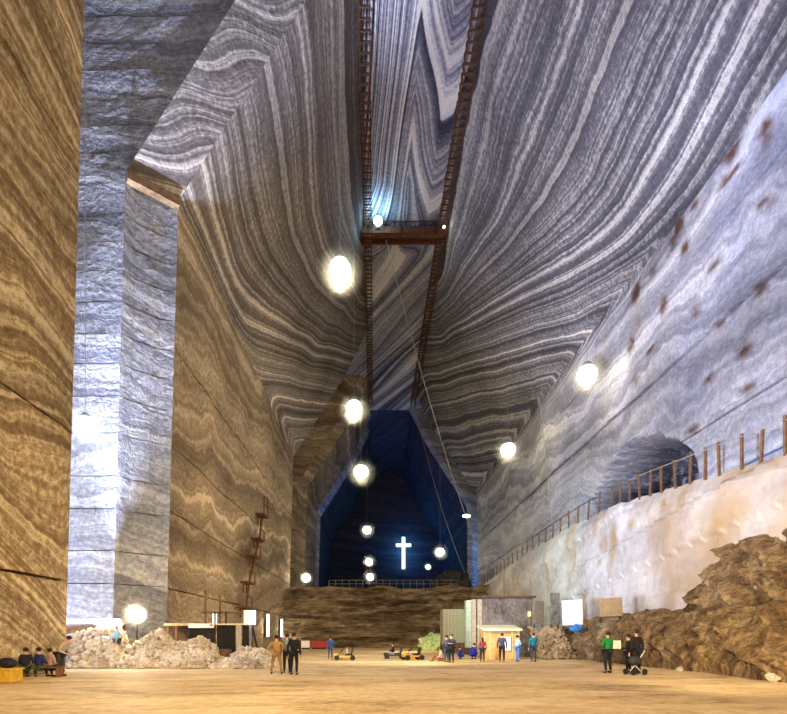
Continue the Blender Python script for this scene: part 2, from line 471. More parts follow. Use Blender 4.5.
side_r('wall_right', -25, 100, .35, M_rwall, 0, RA[1]+.01, seams=seam_r, step=.35, amp=.22, stainfn=stain_r, warpfn=niche)
side_r('roof_right', -25, 100, .6, M_rslant, RA[1], None, amp=.25, slant_step=.7)
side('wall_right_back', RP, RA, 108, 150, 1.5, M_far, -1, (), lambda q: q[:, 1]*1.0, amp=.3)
# right hand blue gallery
pts = []; 
def edgeR(z):
    for (x0, z0), (x1, z1) in zip(RP, RP[1:]):
        if z <= z1+1e-6: return x0+(x1-x0)*(z-z0)/(z1-z0)
    return RP[-1][0]
pts = [[(edgeR(z)-.6+dx, 107+(0 if dx > .1 else 1.0), z) for dx in (0, .9, 2, 6, 12, 24)] for z in np.linspace(0, CEIL, 50)]
sheet('wall_gallery_right', pts, [[p[2]+p[0]*.3 for p in r] for r in pts], M_pillar)
pts = [[(edgeR(z)+dx, 100, z) for dx in (0, 2, 6, 12, 24)] for z in np.linspace(0, CEIL, 20)]
sheet('wall_gallery_right_near', pts, [[p[2] for p in r] for r in pts], M_far)
pts = [[(45, y, z) for y in (99, 109)] for z in (0, CEIL)]
sheet('wall_gallery_right_end', pts, np.zeros((2, 2)), M_far)
# end walls
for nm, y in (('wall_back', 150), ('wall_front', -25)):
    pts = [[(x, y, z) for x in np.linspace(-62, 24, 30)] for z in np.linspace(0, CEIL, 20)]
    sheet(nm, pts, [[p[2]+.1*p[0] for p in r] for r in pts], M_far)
# ceiling
def ph_c(x, y):
    t = (x+.9)/9.05
    H = np.interp(t, [-.3, 0, .12, .25, .38, .5, .62, .8, .92, 1.0, 1.3], [85, 62, 46, 30, 13, 0, 5, 11, 10, 6, 2])
    near = (y-38)*1.05-H*.9
    far = (y-38)*.55+t*9-8
    k = min(1, max(0, (y-54)/10))
    amp = .7*math.sin(y*.45+t*5)
    return -(near*(1-k)+far*k)*1.15+amp
xs = np.concatenate([[-62, -40, -20, -10, -5], np.linspace(-1.4, 8.6, 44), [20, 45]]); ys = np.linspace(-25, 150, 350)
pts = np.array([[(x, y, CEIL) for x in xs] for y in ys])
ka = int((108+25)/175*349)
sheet('ceiling', pts[:ka+1], [[ph_c(x, y) for x in xs] for y in ys[:ka+1]], M_ceil)
sheet('ceiling_back', pts[ka:], [[ph_c(x, y) for x in xs] for y in ys[ka:]], M_far)  # ceiling recoloured dark from here so the far roof reads unlit

# right-hand ramp: retaining face, ledge top
rampz_d = [8, 20.6, 26.9, 32, 37.6, 45.7, 54.5, 67.5, 80, 84]
rampz_z = [7.6, 9.2, 10.0, 10.6, 11.1, 11.3, 11.2, 10.6, 9.9, 9.6]
def rampz(y): return float(np.interp(y, rampz_d, rampz_z))
XW = 17.0
LST = [(602, 545, 5, 17), (614, 540, 5, 26), (630, 522, 6, 12), (690, 490, 10, 14), (748, 470, 12, 14), (718, 525, 8, 9), (660, 505, 6, 10), (776, 465, 9, 14), (600, 560, 3, 10)]
LW = [(*hitx(17.0, x, y), w*17*F/(x-CX)**2*.7, h*17/(x-CX)*.6) for x, y, w, h in LST]
def stain_l(y, z):
    v = 0
    for sy, sz, w, h in LW:
        k = ((y-sy)/w)**2+((z-sz)/h)**2
        if k < 5: v = max(v, min(1, math.exp(-k)*1.4*(.7+.8*nz(y, z, 0, 1.0, 3))))
    v = max(v, min(.8, max(0, (z-rampz(y)+.8))*.5*max(0, (38-y)/12)*(.6+nz(y, z, 4, .6, 3))))
    v = max(v, .75*min(1, max(0, (36-y)/8))*(.75+.6*nz(y, z, 8, .4, 3)))
    return max(0, v)
ys = np.linspace(8, 84, 300); pts = []; st = []
for v in np.linspace(0, 1, 44):
    r = []; s_ = []
    for y in ys:
        top = rampz(y)+.12*nz(y, 0, 0, .9, 3); z = v*top
        x = XW-.12*(1-v)+.16*nz(y, z, 0, .3, 4)
        x += .14*(int((z+.10*y)/2.3) % 2)+.10*math.floor(nz(y*.5, z, 7, .35, 1)*2)/2
        if v > .93: x += (v-.93)/.07*.3
        r.append((x, y, z)); s_.append(stain_l(y, z))
    pts.append(r); st.append(s_)
for dx in (1.2, 2.6, 4.2):
    pts.append([(XW+.3+dx, y, rampz(y)+.08*nz(y, dx, 0, .8, 3)) for y in ys]); st.append([.3]*len(ys))
sheet('wall_ramp', pts, [[0]*len(ys)]*len(pts), M_lower, st)

# back terrace across the hall
xs = np.linspace(-13.6, 17.4, 190); pts = []
prof = [(0, 0), (.02, .5), (.05, 1.2), (.06, 2.0), (.9, 2.15), (1.05, 2.9), (1.1, 3.7), (1.3, 4.4), (1.9, 4.6), (2.0, 5.4), (2.1, 6.2), (2.6, 6.4), (2.6, 7.0), (2.2, 7.3), (2.1, 8.0), (2.2, 8.7), (2.5, 9.0), (6, 9.05), (14, 9.1), (40, 9.1), (78, 9.1)]
fine = []
for (a, b), (c, d) in zip(prof, prof[1:]):
    n = 4 if c < 6 else 3
    for k in range(n): fine.append((a+(c-a)*k/n, b+(d-b)*k/n))
fine.append(prof[-1])
for dy, z in fine:
    r = []
    for x in xs:
        fr = 1 if dy < 5 else .15
        bulge = 3.2*math.exp(-((x-7.5)/3.2)**4)*(z < 6.6)
        e = fr*(1.0*nz(x, 0, z, .22, 5)+.9*nz(x*.5, 3, z*2.0, .7, 5)+.5*math.sin(z*3.1+nz(x, 0, z, .3, 3)*3))
        topz = z*(1+.04*nz(x, 2, 0, .2, 3))*(1+ .035*max(0, (x-6)/10)) if z > 5 else z
        r.append((x, 72.5+dy-bulge*fr+e if dy < 60 else 150, topz+(.12*nz(x, z, 0, .6, 3) if z > 0 else 0)))
    pts.append(r)
sheet('wall_terrace', pts, np.zeros((len(pts), len(xs))), M_terr)
# dark hump of rock at the right end of the terrace
bm = B(); ball(bm, (0, 0, 0), 1, sub=4)
for v in bm.verts:
    c = v.co.copy(); v.co = Vector((c.x*3.4, c.y*3, c.z*2.6+(.0)))*(1+.35*nz(c.x, c.y, c.z, 1.4, 4))
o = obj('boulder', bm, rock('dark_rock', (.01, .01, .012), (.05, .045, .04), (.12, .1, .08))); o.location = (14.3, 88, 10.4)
tag(o, 'dark rounded boulder at the right end of the back terrace, left of the ramp', 'boulder')

# embankment of earth and broken rock below the ramp
ys = np.concatenate([np.linspace(6, 14, 20), np.linspace(14.2, 30, 190), np.linspace(30.2, 44, 90)]); pts = []
for v in np.linspace(0, 1, 64):
    r = []
    for y in ys:
        foot = 13.9+(max(0, y-34)/10)**2*2.6
        kb = min(1, max(0, (27.0-y)/3.0))                   # rocky bulge near the camera
        low = 1-.35*max(0, (y-36)/8)
        if v < .58:
            t = v/.58; x = foot+(15.6-foot)*(t**1.1); z = 2.8*t**.85*low
        elif v < .70:
            t = (v-.58)/.12; x = 15.6+.9*t; z = (2.8+.15*t)*low
        else:
            t = (v-.70)/.30; x = 16.5+.45*t*(1-kb)+kb*.42*t*t; z = 2.95*low+t*(.2+kb*2.9)
        env = min(1, v*7)*(1 if v < .97 else .3)
        g = nz(y*1.0-z*1.5, z*.5, 3, .55, 5)                  # slanted gouges
        g2 = -abs(nz(y*.8-z*1.1, z*.35, 9, .75, 3))*1.0
        g3 = -abs(nz(y*1.3-z*1.2, z*.5, 5, 1.7, 4)); x += env*(.5*g+.85*g2*1.2+.5*g3+.10*nz(x, y, z, 2.5, 3))+.22
        x = min(x, 17.6)
        r.append((x, y, max(0, z+env*.22*nz(x, y, z, .9, 4)) if v > 0 else -.02))
    pts.append(r)
sheet('wall_embankment', pts, np.zeros((64, len(ys))), M_emb)

# ------------------------------------------------------------------ rubble
def stone(bm, c, r, rnd, sub=1, flat_=.7):
    x = bmesh.ops.create_icosphere(bm, subdivisions=sub, radius=r)
    for v in x['verts']: v.co *= rnd.uniform(.62, 1.2)
    R = Matrix.Rotation(rnd.uniform(0, 6.28), 4, Vector((rnd.random(), rnd.random(), rnd.random()+.1)).normalized())
    bmesh.ops.transform(bm, matrix=Matrix.Translation(c) @ R @ Matrix.Diagonal((1, rnd.uniform(.6, 1), flat_, 1)), verts=x['verts'])
def heap(name, label, x0, x1, y0, hfun, n, seed, rmin=.07, rmax=.17, depth=1.5, mat=None):
    rnd = random.Random(seed); bm = B()
    N = 40
    g = [[bm.verts.new((x0+(x1-x0)*i/N, y0+depth*(j/6), max(.02, hfun(x0+(x1-x0)*i/N))*min(1, .08+j/6*1.3)*.82-.04)) for i in range(N+1)] for j in range(7)]
    for j in range(6):
        for i in range(N): bm.faces.new((g[j][i], g[j][i+1], g[j+1][i+1], g[j+1][i]))
    for i in range(n):
        x = rnd.uniform(x0, x1); t = rnd.random()**.8; h = hfun(x)
        z = h*min(1, .05+t*1.3); y = y0+depth*t
        stone(bm, (x, y+rnd.uniform(-.05, .05), z*.96+.02), rnd.uniform(rmin, rmax), rnd)
    o = obj(name, bm, mat or M_stone); return tag(o, label, 'rubble', kind='stuff')
def h1(x):
    ix = CX+x/25*F
    ytop = np.interp(ix, [60, 75, 90, 118, 124, 140, 158, 166, 185, 192, 197, 210, 216, 228, 240, 262, 268], [640, 634, 630, 632, 654, 640, 631, 644, 646, 641, 639, 646, 662, 661, 650, 652, 664])
    return max(.05, EYE+(CY-ytop)/F*25+.08*math.sin(ix*.9))
heap('rubble_heap', 'low heap of pale broken salt stones along the left side, under the block-cut pillar', -15.6, -5.2, 24.2, h1, 1500, 3, .11, .27)
heap('rubble_heap', 'small pile of brown stones right of the wooden shed, below the tilted grey panels', 11.3, 14.6, 34.2, lambda x: 2.2+.25*math.sin(x*3)-.9*max(0, x-13.4), 700, 11, .09, .22, 3.0,
     rock('brown_rubble', (.10, .06, .03), (.32, .22, .12), (.6, .48, .32), 1.6))
rnd = random.Random(9)
for i, (yy, xx, r) in enumerate([(22.5, 13.75, .2), (17.3, 13.8, .26), (29.5, 13.7, .18)]):
    bm = B(); stone(bm, (0, 0, 0), r, rnd, 2, .7); o = obj('rock', bm, M_stone); o.location = (xx, yy, r*.45)
    tag(o, ['pale fist-shaped rock lying at the foot of the earth bank, middle of three', 'largest pale rock below the earth bank, at the right edge of the photo',
            'smallest pale rock at the foot of the earth bank, beside the people in black'][i], 'rock')

# ------------------------------------------------------------------ furniture of the mine
M_rust = flat('rusty_iron', (.14, .05, .025), .8, .4, 4)
M_wood = flat('old_timber', (.17, .085, .04), .85, .35, 3)
M_post = flat('post_timber', (.22, .12, .06), .85, .3, 5)
M_black = flat('black_metal', (.02, .02, .022), .6)
M_steel = flat('grey_steel', (.3, .3, .3), .5, .15, 6, .6)
M_white = flat('white_panel', (.85, .85, .83), .6, .05)
M_cable = flat('steel_cable', (.42, .45, .42), .5)

# catwalks hung along both edges of the roof
def catwalk(x, label):
    t = thing('roof_catwalk', label, 'catwalk', (x, 0, CEIL-1.0))
    for dx in (-.42, .42):
        bm = B(); beam(bm, (dx, 30, .1), (dx, 104, .1), .09, .16); beam(bm, (dx, 30, -.9), (dx, 104, -.9), .05, .06); obj('rail', bm, M_rust, t)
    me = None
    for k in range(96):
        y = 30.5+k*.76
        if me is None:
            bm = B(); box(bm, (0, 0, .1), (1.05, .16, .1)); box(bm, (-.42, 0, .5), (.07, .1, .9)); box(bm, (.42, 0, .5), (.07, .1, .9)); box(bm, (0, 0, -.88), (.95, .05, .05))
            box(bm, (-.42, 0, -.4), (.04, .05, 1)); box(bm, (.42, 0, -.4), (.04, .05, 1))
            o = obj('rung', bm, M_wood, t); me = o
        else:
            o = me.copy(); COL.objects.link(o); o.parent = t
        o.location = (0, y, 0)
    return t
catwalk(-.75, 'rusty timber catwalk hanging along the left edge of the narrow banded roof strip')
catwalk(8.0, 'rusty timber catwalk hanging along the right edge of the narrow banded roof strip')

# gantry that bridges the two catwalks
t = thing('roof_gantry', 'iron gantry bridge spanning the roof strip between the two catwalks', 'gantry', (3.6, 59.5, CEIL-1.2))
for i, dy in enumerate((-.8, .8)):
    bm = B(); beam(bm, (-5, dy, 0), (5, dy, 0), .25, .75); obj('girder', bm, M_rust, t)
bm = B(); box(bm, (0, 0, .28), (10, 1.6, .1)); obj('deck', bm, M_wood, t)
for dy in (-.8, .8):
    bm = B(); tube(bm, [(-5, dy, 1.05), (5, dy, 1.05)], .06)
    for k in range(9): bar(bm, (-5+k*1.25, dy, .3), (-5+k*1.25, dy, 1.05), .05)
    for k in range(8): bar(bm, (-5+k*1.25, dy, .3), (-3.75+k*1.25, dy, 1.05), .035)
    obj('railing', bm, M_rust, t)
for dx in (-4.3, -.4, 3.6):
    bm = B(); box(bm, (dx, -.95, .0), (.22, .12, 1.1)); obj('bracket', bm, M_black, t)

# lamps ---------------------------------------------------------------
G_lamp = glow('warm_white_glow', (1.0, .93, .70), 16)
G_blue = glow('blue_white_glow', (.35, .75, 1.0), 14)
G_cold = glow('cold_white_glow', (.75, 1.0, .95), 12)
def point(loc, e, col, r=.4, name='lamp_light', parent=None):
    l = bpy.data.lights.new(name, 'POINT'); l.energy = e; l.color = col; l.shadow_soft_size = r
    o = bpy.data.objects.new(name, l); COL.objects.link(o); o.location = loc
    if parent: o.parent = parent
    return o
def spot(loc, tgt, e, col, ang=70, blend=.6, r=.6, name='flood_light'):
    l = bpy.data.lights.new(name, 'SPOT'); l.energy = e; l.color = col; l.spot_size = math.radians(ang); l.spot_blend = blend; l.shadow_soft_size = r
    o = bpy.data.objects.new(name, l); COL.objects.link(o); o.location = loc
    o.rotation_euler = (Vector(tgt)-Vector(loc)).to_track_quat('-Z', 'Y').to_euler(); return o

def halo_mat(r):  # scatter ball added round a lamp to imitate lens glow
    t = NT('halo_scatter'); tc = t.n('ShaderNodeTexCoord'); vm = t.n('ShaderNodeVectorMath', operation='LENGTH')
    t.t.links.new(tc.outputs['Object'], vm.inputs[0])
    f = t.math('POWER', t.math('SUBTRACT', 1.0, t.math('DIVIDE', vm.outputs['Value'], r), None, True), 2.0)
    vs_ = t.n('ShaderNodeVolumeScatter'); vs_.inputs['Color'].default_value = (1, .97, .85, 1); vs_.inputs['Anisotropy'].default_value = .3
    t.set(vs_.inputs['Density'], t.math('MULTIPLY', f, .95/r)); t.t.links.new(vs_.outputs[0], t.out.inputs['Volume']); return t.m
def pendant(x, y, d, rpx, e, col, label, cat='lamp', top=None, mat=None):
    p = px(x, y, d); r = rpx/F*d
    t = thing('pendant_lamp', label, cat, p)
    bm = B(); ball(bm, (0, 0, 0), r, (1, 1, .95), 3); obj('bulb', bm, mat or G_lamp, t, True)
    bm = B(); bar(bm, (0, 0, r*.75), (0, 0, r*1.35), r*.75, 16, r*.3); obj('lamp_shade', bm, M_steel, t)
    if top is None: top = CEIL
    if e > 50: bm = B(); ball(bm, (0, 0, 0), r*2.6, sub=3); obj('glow_halo', bm, halo_mat(r*2.6), t, True)
    bm = B(); bar(bm, (0, 0, r*1.35), (0, 0, top-p.z), .022, 6); obj('cable', bm, M_cable, t)
    point((0, 0, -r-.35), e, col, .3, parent=t)
    return t
WARM = (1.0, .78, .45); WARM2 = (1.0, .85, .6)
def zr(x):   # roof height over x
    for (x0, z0), (x1, z1) in zip(RP, RP[1:]):
        if x1 <= x <= x0: return z0+(z1-z0)*(x-x0)/(x1-x0)
    for (x0, z0), (x1, z1) in zip(LP, LP[1:]):
        if x0 <= x <= x1: return z0+(z1-z0)*(x-x0)/(x1-x0)
    return CEIL
for x, y, d, r, e, lb in [
    (340, 270, 34, 10.5, 1500, 'largest and nearest bright lamp hanging in the middle of the hall'),
    (354, 408, 54.6, 7.5, 1300, 'second bright lamp of the hanging row, below and beyond the largest'),
    (361, 472, 75.8, 7, 350, 'third bright lamp of the hanging row, at the dark end of the hall'),
    (367, 530, 112, 3.9, 60, 'fourth lamp of the hanging row, smallest and farthest, above two terrace lamps'),
    (587, 375, 42, 9.5, 210, 'large bright lamp hanging close to the sloping right side of the hall'),
    (508, 450, 58.8, 7, 210, 'smaller bright lamp hanging left of and beyond the large right-hand lamp'),
    (440, 552, 100, 4.2, 60, 'small bright lamp hanging to the right of the blue cross')]:
    p = px(x, y, d); pendant(x, y, d, r, e, WARM2, lb, top=zr(p.x))
def polelamp(x, y, d, rpx, e, label, base, col=WARM2, mat=None):
    p = px(x, y, d); r = rpx/F*d
    t = thing('pole_lamp', label, 'lamp', (p.x, p.y, base)); h = p.z-base
    bm = B(); bar(bm, (0, 0, 0), (0, 0, h), .06); obj('pole', bm, M_black, t)
    bm = B(); box(bm, (0, 0, .05), (.4, .4, .1)); obj('base', bm, M_black, t)
    bm = B(); ball(bm, (0, -.05, h), r, sub=3); obj('bulb', bm, mat or G_lamp, t, True)
    bm = B(); ball(bm, (0, 0, 0), r*2.6, sub=3); hz = obj('glow_halo', bm, halo_mat(r*2.6), t, True); hz.location = (0, -.05, h)
    point((0, -r-.4, h), e, col, .2, parent=t); return t
polelamp(369, 562, 86, 3.4, 200, 'upper of two small lamps standing close together on the back terrace', 9.2)
polelamp(370, 577, 82, 3.4, 200, 'lower of two small lamps standing close together on the back terrace', 9.2)
polelamp(306, 578, 80, 4.0, 250, 'small lamp at the left end of the back terrace', 9.2)
polelamp(428, 567, 90, 2.2, 40, 'tiny greenish lamp on the terrace right of the blue cross', 9.2, (.7, 1, .8), G_cold)
# gallery lamp near the pillar and the floodlight above the rubble
t = pendant(85, 424, 28.3, 8, 500, (.80, .88, 1.0), 'lamp hanging in the side gallery in front of the block-cut pillar', top=CEIL)
p = px(137, 615, 26.6)
t = thing('flood_lamp', 'bright round floodlight on a stand behind the pale rubble heap', 'lamp', (p.x, p.y, 0))
bm = B(); bar(bm, (0, 0, 0), (0, 0, p.z-.4), .04); obj('pole', bm, M_black, t)
bm = B(); ball(bm, (0, 0, p.z), .36, (1, .7, 1), 3); obj('bulb', bm, glow('flood_glow', (1, .93, .75), 30), t, True)
bm = B(); ball(bm, (0, 0, 0), .95, sub=3); hz = obj('glow_halo', bm, halo_mat(.95), t, True); hz.location = (0, -.1, p.z)
bm = B(); bar(bm, (0, .15, p.z), (0, .45, p.z), .44, 16, .2); obj('housing', bm, M_steel, t)
point((0, -.7, p.z+.2), 450, WARM, .2, parent=t)
# blue lamp on the gantry
p = px(378, 221, 57.5)
t = thing('spot_lamp', 'small blue-white spotlight at the left end of the roof gantry', 'lamp', p)
bm = B(); ball(bm, (0, 0, 0), .5, (1, 1, 1), 3); obj('bulb', bm, G_blue, t, True)
bm = B(); box(bm, (0, .3, -.55), (.5, .3, .3)); obj('bracket', bm, M_black, t)
point((0, -.9, -.3), 350, (.35, .65, 1), .2, parent=t)
p = px(444, 227, 57.5)
t = thing('spot_lamp', 'pinpoint white lamp at the right end of the roof gantry', 'lamp', p)
bm = B(); ball(bm, (0, 0, 0), .14, sub=2); obj('bulb', bm, G_lamp, t, True)
bm = B(); box(bm, (0, .12, -.2), (.2, .2, .2)); obj('bracket', bm, M_black, t)

# cross -----------------------------------------------------------------
D = 148.5
t = thing('neon_cross', 'tall glowing blue-white cross on the dark far wall', 'cross', px(403.5, 569, D))
G_cross = glow('cross_glow', (.22, .72, 1.0), 5)
H = 32/F*D; W = 15/F*D; bw = .95
bm = B(); box(bm, (0, 0, H/2), (bw, .35, H), bevel=.12); obj('upright', bm, G_cross, t)
bm = B(); box(bm, (0, -.02, H-8.2/F*D), (W, .36, bw), bevel=.12); obj('crossbar', bm, G_cross, t)
for dx in (-.0,):
    bm = B(); box(bm, (0, .45, H*.75), (.5, .7, .3)); box(bm, (0, .45, H*.15), (.5, .7, .3)); obj('bracket', bm, M_black, t)
point((t.location.x, D-3.5, t.location.z+H*.6), 1500, (.03, .3, 1.0), .6, name='cross_light')

# cables -----------------------------------------------------------------
def cable(a, b, sag, label, r=.035, mat=None, name='steel_cable'):
    bm = B(); a = Vector(a); b = Vector(b); pts = []
    for k in range(25):
        u = k/24; p = a.lerp(b, u); p.z -= sag*4*u*(1-u); pts.append(p)
    tube(bm, pts, r); return tag(obj(name, bm, mat or M_cable), label, 'cable')
cable(px(386, 240, 60), px(487, 574, 76), 2.4, 'long pale cable running from the roof gantry down to the ramp', .055)
cable(px(416, 413, 104), px(468, 580, 92), 2.5, 'thinner grey cable left of the long pale cable', .05)
cable(px(540, 398, 50), px(555, 545, 54), .6, 'thin cable hanging beside the right-hand wall, between the two lamps and ramp', .03)
cable(px(338, 360, 60), (px(352, 400, 60)), 0, 'short thin hanging wire above the second bright lamp', .015) if False else None
p = px(466.5, 516, 74)
t = thing('cable_lamp', 'flat oval white lamp hanging on the long pale cable', 'lamp', p)
bm = B(); ball(bm, (0, 0, 0), .55, (1.1, .8, .42), 3); obj('bulb', bm, G_cold, t, True)
bm = B(); box(bm, (0, 0, .35), (.3, .3, .3)); obj('clamp', bm, M_black, t)

# posts along the ramp edge -------------------------------------------------
t = thing('ramp_fence', 'line of brown wooden posts with a rope along the edge of the ramp', 'fence', (0, 0, 0))
post_x = [(787, 452), (776, 449), (733, 468), (708, 477), (697, 482), (683, 486), (670, 490), (656, 495), (645, 499), (635, 503), (626, 506), (616, 510)]
ds = [20.8, 23.8, 25.4, 27.5, 29.4, 31.0, 32.7, 34.6, 36.6, 38.7, 40.8]
ds = [17*F/(x-CX) for x in (778, 754, 735, 713, 699, 684, 670, 656, 645, 635, 625, 616, 607)]
d = ds[-1]
while d < 82: d += 2.0; ds.append(d)
rr = random.Random(2); proto = None; tops = []
for d in ds:
    h = 1.65 if d < 45 else 1.35
    if proto is None:
        bm = B(); box(bm, (0, 0, .5), (.12, .12, 1.0), bevel=.02); proto = o = obj('post', bm, M_post, t)
    else: o = proto.copy(); COL.objects.link(o); o.parent = t
    o.location = (XW+.32, d, rampz(d)-.15); o.scale = (1, 1, h+rr.uniform(-.08, .12)); o.rotation_euler = (rr.uniform(-.04, .04), rr.uniform(-.05, .05), 0)
    tops.append(Vector((XW+.26, d, rampz(d)+h-.25)))
tops = [Vector((XW+.3, 16, rampz(16)+1.4))]+tops
bm = B(); tube(bm, tops[:12], .025); obj('rope', bm, M_cable, t)

# terrace railing
t = thing('terrace_railing', 'thin dark railing along the edge of the back terrace below the cross', 'railing', (0, 77.5, 9.2))
for k in range(20):
    bm = B(); bar(bm, (-7+k*1.05, 0, -.4), (-7+k*1.05, 0, 1.15), .05, 6); obj('post', bm, M_steel, t)
for z in (.6, 1.15):
    bm = B(); bar(bm, (-7, 0, z), (12.95, 0, z), .04, 6); obj('rail', bm, M_steel, t)

# ladder tower on the left wall
t = thing('ladder_tower', 'rusty ladder with five small platforms climbing the far left wall', 'ladder', (-12.7, 55, 0))
pl = [(245, 608), (248, 583), (254, 557), (258, 540), (262, 516)]
prev = None
for i, (x, y) in enumerate(pl):
    X = -12.6; d = X*F/(x-CX); z = EYE+(CY-y)/F*d; q = Vector((X+12.7, d-55, z))
    bm = B(); box(bm, q, (1.0, 2.2, .16)); box(bm, q+Vector((-.3, -.6, -.5)), (.12, .12, 1.0)); box(bm, q+Vector((-.3, .6, -.5)), (.12, .12, 1.0)); obj('platform', bm, M_rust, t)
    bm = B()
    for sy in (-1, 1): bar(bm, q+Vector((.45, sy, 0)), q+Vector((.45, sy, 1.1 if i < 4 else 2.0)), .06, 6)
    bar(bm, q+Vector((.45, -1, 1.1)), q+Vector((.45, 1, 1.1)), .06, 6)
    if i == 4:
        bar(bm, q+Vector((.45, -1, 2)), q+Vector((.45, 1, 2)), .06, 6)
    obj('guard_rail', bm, M_rust, t)
    a = prev if prev is not None else Vector((q.x, q.y-1.5, 0))
    bm = B()
    for o_ in (-.2, .2): bar(bm, a+Vector((.1, o_, 0)), q+Vector((.1, o_, 0)), .05, 6)
    n = int((q-a).length/.4)
    for k in range(1, n): c = a.lerp(q, k/n); bar(bm, c+Vector((.1, -.2, 0)), c+Vector((.1, .2, 0)), .025, 5)
    obj('ladder', bm, M_rust, t); prev = q

# bright wall lights on the left wall
G_tube = glow('tube_glow', (1, .92, .75), 9)
for i, (x, ya, yb, lb) in enumerate([(267, 614, 637, 'left of two tall lit light strips on the far left wall'), (281, 619, 637, 'right of two tall lit light strips on the far left wall')]):
    d = -13.25*F/(x-CX); z0 = EYE+(CY-yb)/F*d; z1 = EYE+(CY-ya)/F*d
    t = thing('wall_light', lb, 'light', (-13.3, d, z0))
    bm = B(); box(bm, (.06, 0, (z1-z0)/2), (.14, .9, z1-z0), bevel=.03); obj('housing', bm, M_steel, t)
    bm = B(); box(bm, (.18, -.1, (z1-z0)/2), (.14, .7, (z1-z0)*.96), bevel=.03); obj('diffuser', bm, G_tube, t)
    point((-12.6, d-.5, 2.6), 120, WARM2, .3, name='strip_light')

# stall behind the rubble on the left
M_dark = flat('dark_glass', (.025, .022, .02), .35); M_brown = flat('brown_board', (.14, .08, .04), .8, .3)
DST = 26.8
def X25(x, d=None): return (x-CX)/F*(d or DST)
def Z25(y, d=None): return EYE+(CY-y)/F*(d or DST)
t = thing('market_stall', 'dark stall with a white fascia board behind the left rubble heap', 'stall', (X25(215), 26.8, 0))
ox = X25(215)
def sb(name, x0, x1, y0, y1, mat, dy=0, th=.08, parent=None):
    bm = B(); box(bm, ((X25(x0)+X25(x1))/2-ox, dy, (Z25(y0)+Z25(y1))/2), (abs(X25(x1)-X25(x0)), th, abs(Z25(y0)-Z25(y1)))); return obj(name, bm, mat, parent or t)
fb = sb('fascia_board', 189, 214.5, 623.5, 628, M_white, -.06)
sb('letter_mark', 210.5, 213, 624.6, 625.6, M_black, -.115, .03, fb)
sb('fascia_board', 214.5, 256, 623.5, 625, flat('cream_rail', (.7, .62, .48)), -.04)
sb('back_panel', 190, 214, 628, 665.5, M_dark, .1, .05)
sb('back_panel', 216, 236, 625, 665.5, M_dark, .15, .05)
sb('back_panel', 242, 250, 625, 655, M_dark, .1, .05)
sb('side_panel', 236, 241.5, 625, 655, flat('grey_curtain', (.42, .36, .28)), 0)
sb('side_panel', 249.5, 252, 625, 655, M_steel, -.05)
for x in (189.5, 215, 226, 251): sb('post', x-.6, x+.6, 612 if x > 200 and x < 250 else 625, 665.5, M_black, 0, .1)
sb('header_beam', 200, 243, 611.5, 613.5, M_brown, .1, .1)
sb('header_post', 204, 205.5, 590, 624, M_brown, .1, .1); sb('header_post', 218.5, 220, 596, 624, M_brown, .1, .1)
sb('counter', 216.5, 232, 649, 664, M_brown, -.15, .3)
bm = B(); beam(bm, (X25(253)-ox, -.1, Z25(628)), (X25(263)-ox, -.3, Z25(667)), .08, .08); obj('brace', bm, M_black, t)
t = thing('light_panel', 'tall bright white lit panel at the right end of the stall', 'light panel', (X25(253), 26.6, 0))
ox = X25(253); sb('panel', 249.5, 256.5, 611, 624.5, glow('panel_glow', (.95, 1, .97), 5), -.02, .06); sb('leg', 252.7, 253.4, 624.5, 665.5, M_black, 0, .05)
t = thing('light_panel', 'narrow cream lit panel standing above the middle of the stall', 'light panel', (X25(245), 27.1, 0))
ox = X25(245); sb('panel', 242.5, 247.5, 610, 624, glow('cream_glow', (1, .8, .5), 1.6), -.02, .06); sb('leg', 244.6, 245.4, 624, 665.5, M_black, 0, .05)
t = thing('light_panel', 'narrow white lit panel above the white fascia board', 'light panel', (X25(213), 27.1, 0))
ox = X25(213); sb('panel', 211, 215, 613, 624, glow('small_panel_glow', (1, .97, .85), 2.5), -.02, .06); sb('leg', 212.6, 213.4, 624, 665.5, M_black, 0, .05)
# dark timber hut behind the rubble, with a lower row of boards
t = thing('storage_hut', 'low brown timber hut with an open front behind the rubble heap', 'hut', (X25(176), 27.6, 0)); ox = X25(176)
sb('wall', 163, 190, 625, 642, M_brown, .8, .1); sb('roof', 160, 191, 623, 625.5, flat('sandy_slab', (.45, .34, .2)), .3, 1.2)
sb('shelf', 166, 190, 641, 645, flat('sand_shelf', (.6, .46, .28)), -.5, 1.2)
for x in (163.5, 172, 188.5): sb('post', x-1, x+1, 625, 665.5, M_wood, -.2, .12)
for x in range(6): sb('board', 168+x*3.1, 170+x*3.1, 645, 665.5, M_brown if x % 2 else M_wood, -.9, .08)
# white ledge at the foot of the pillar
t = thing('ledge_slab', 'long white painted slab along the foot of the block-cut pillar', 'slab', (X25(93, 29.5), 29.5, 0))
bm = B(); box(bm, (0, 0, Z25(621.5, 29.5)), (3.6, .8, .28)); obj('slab', bm, M_white, t)
bm = B(); box(bm, (0, .2, Z25(621.5, 29.5)/2-.1), (3.4, .5, Z25(621.5, 29.5)-.25)); obj('base', bm, M_lip, t)

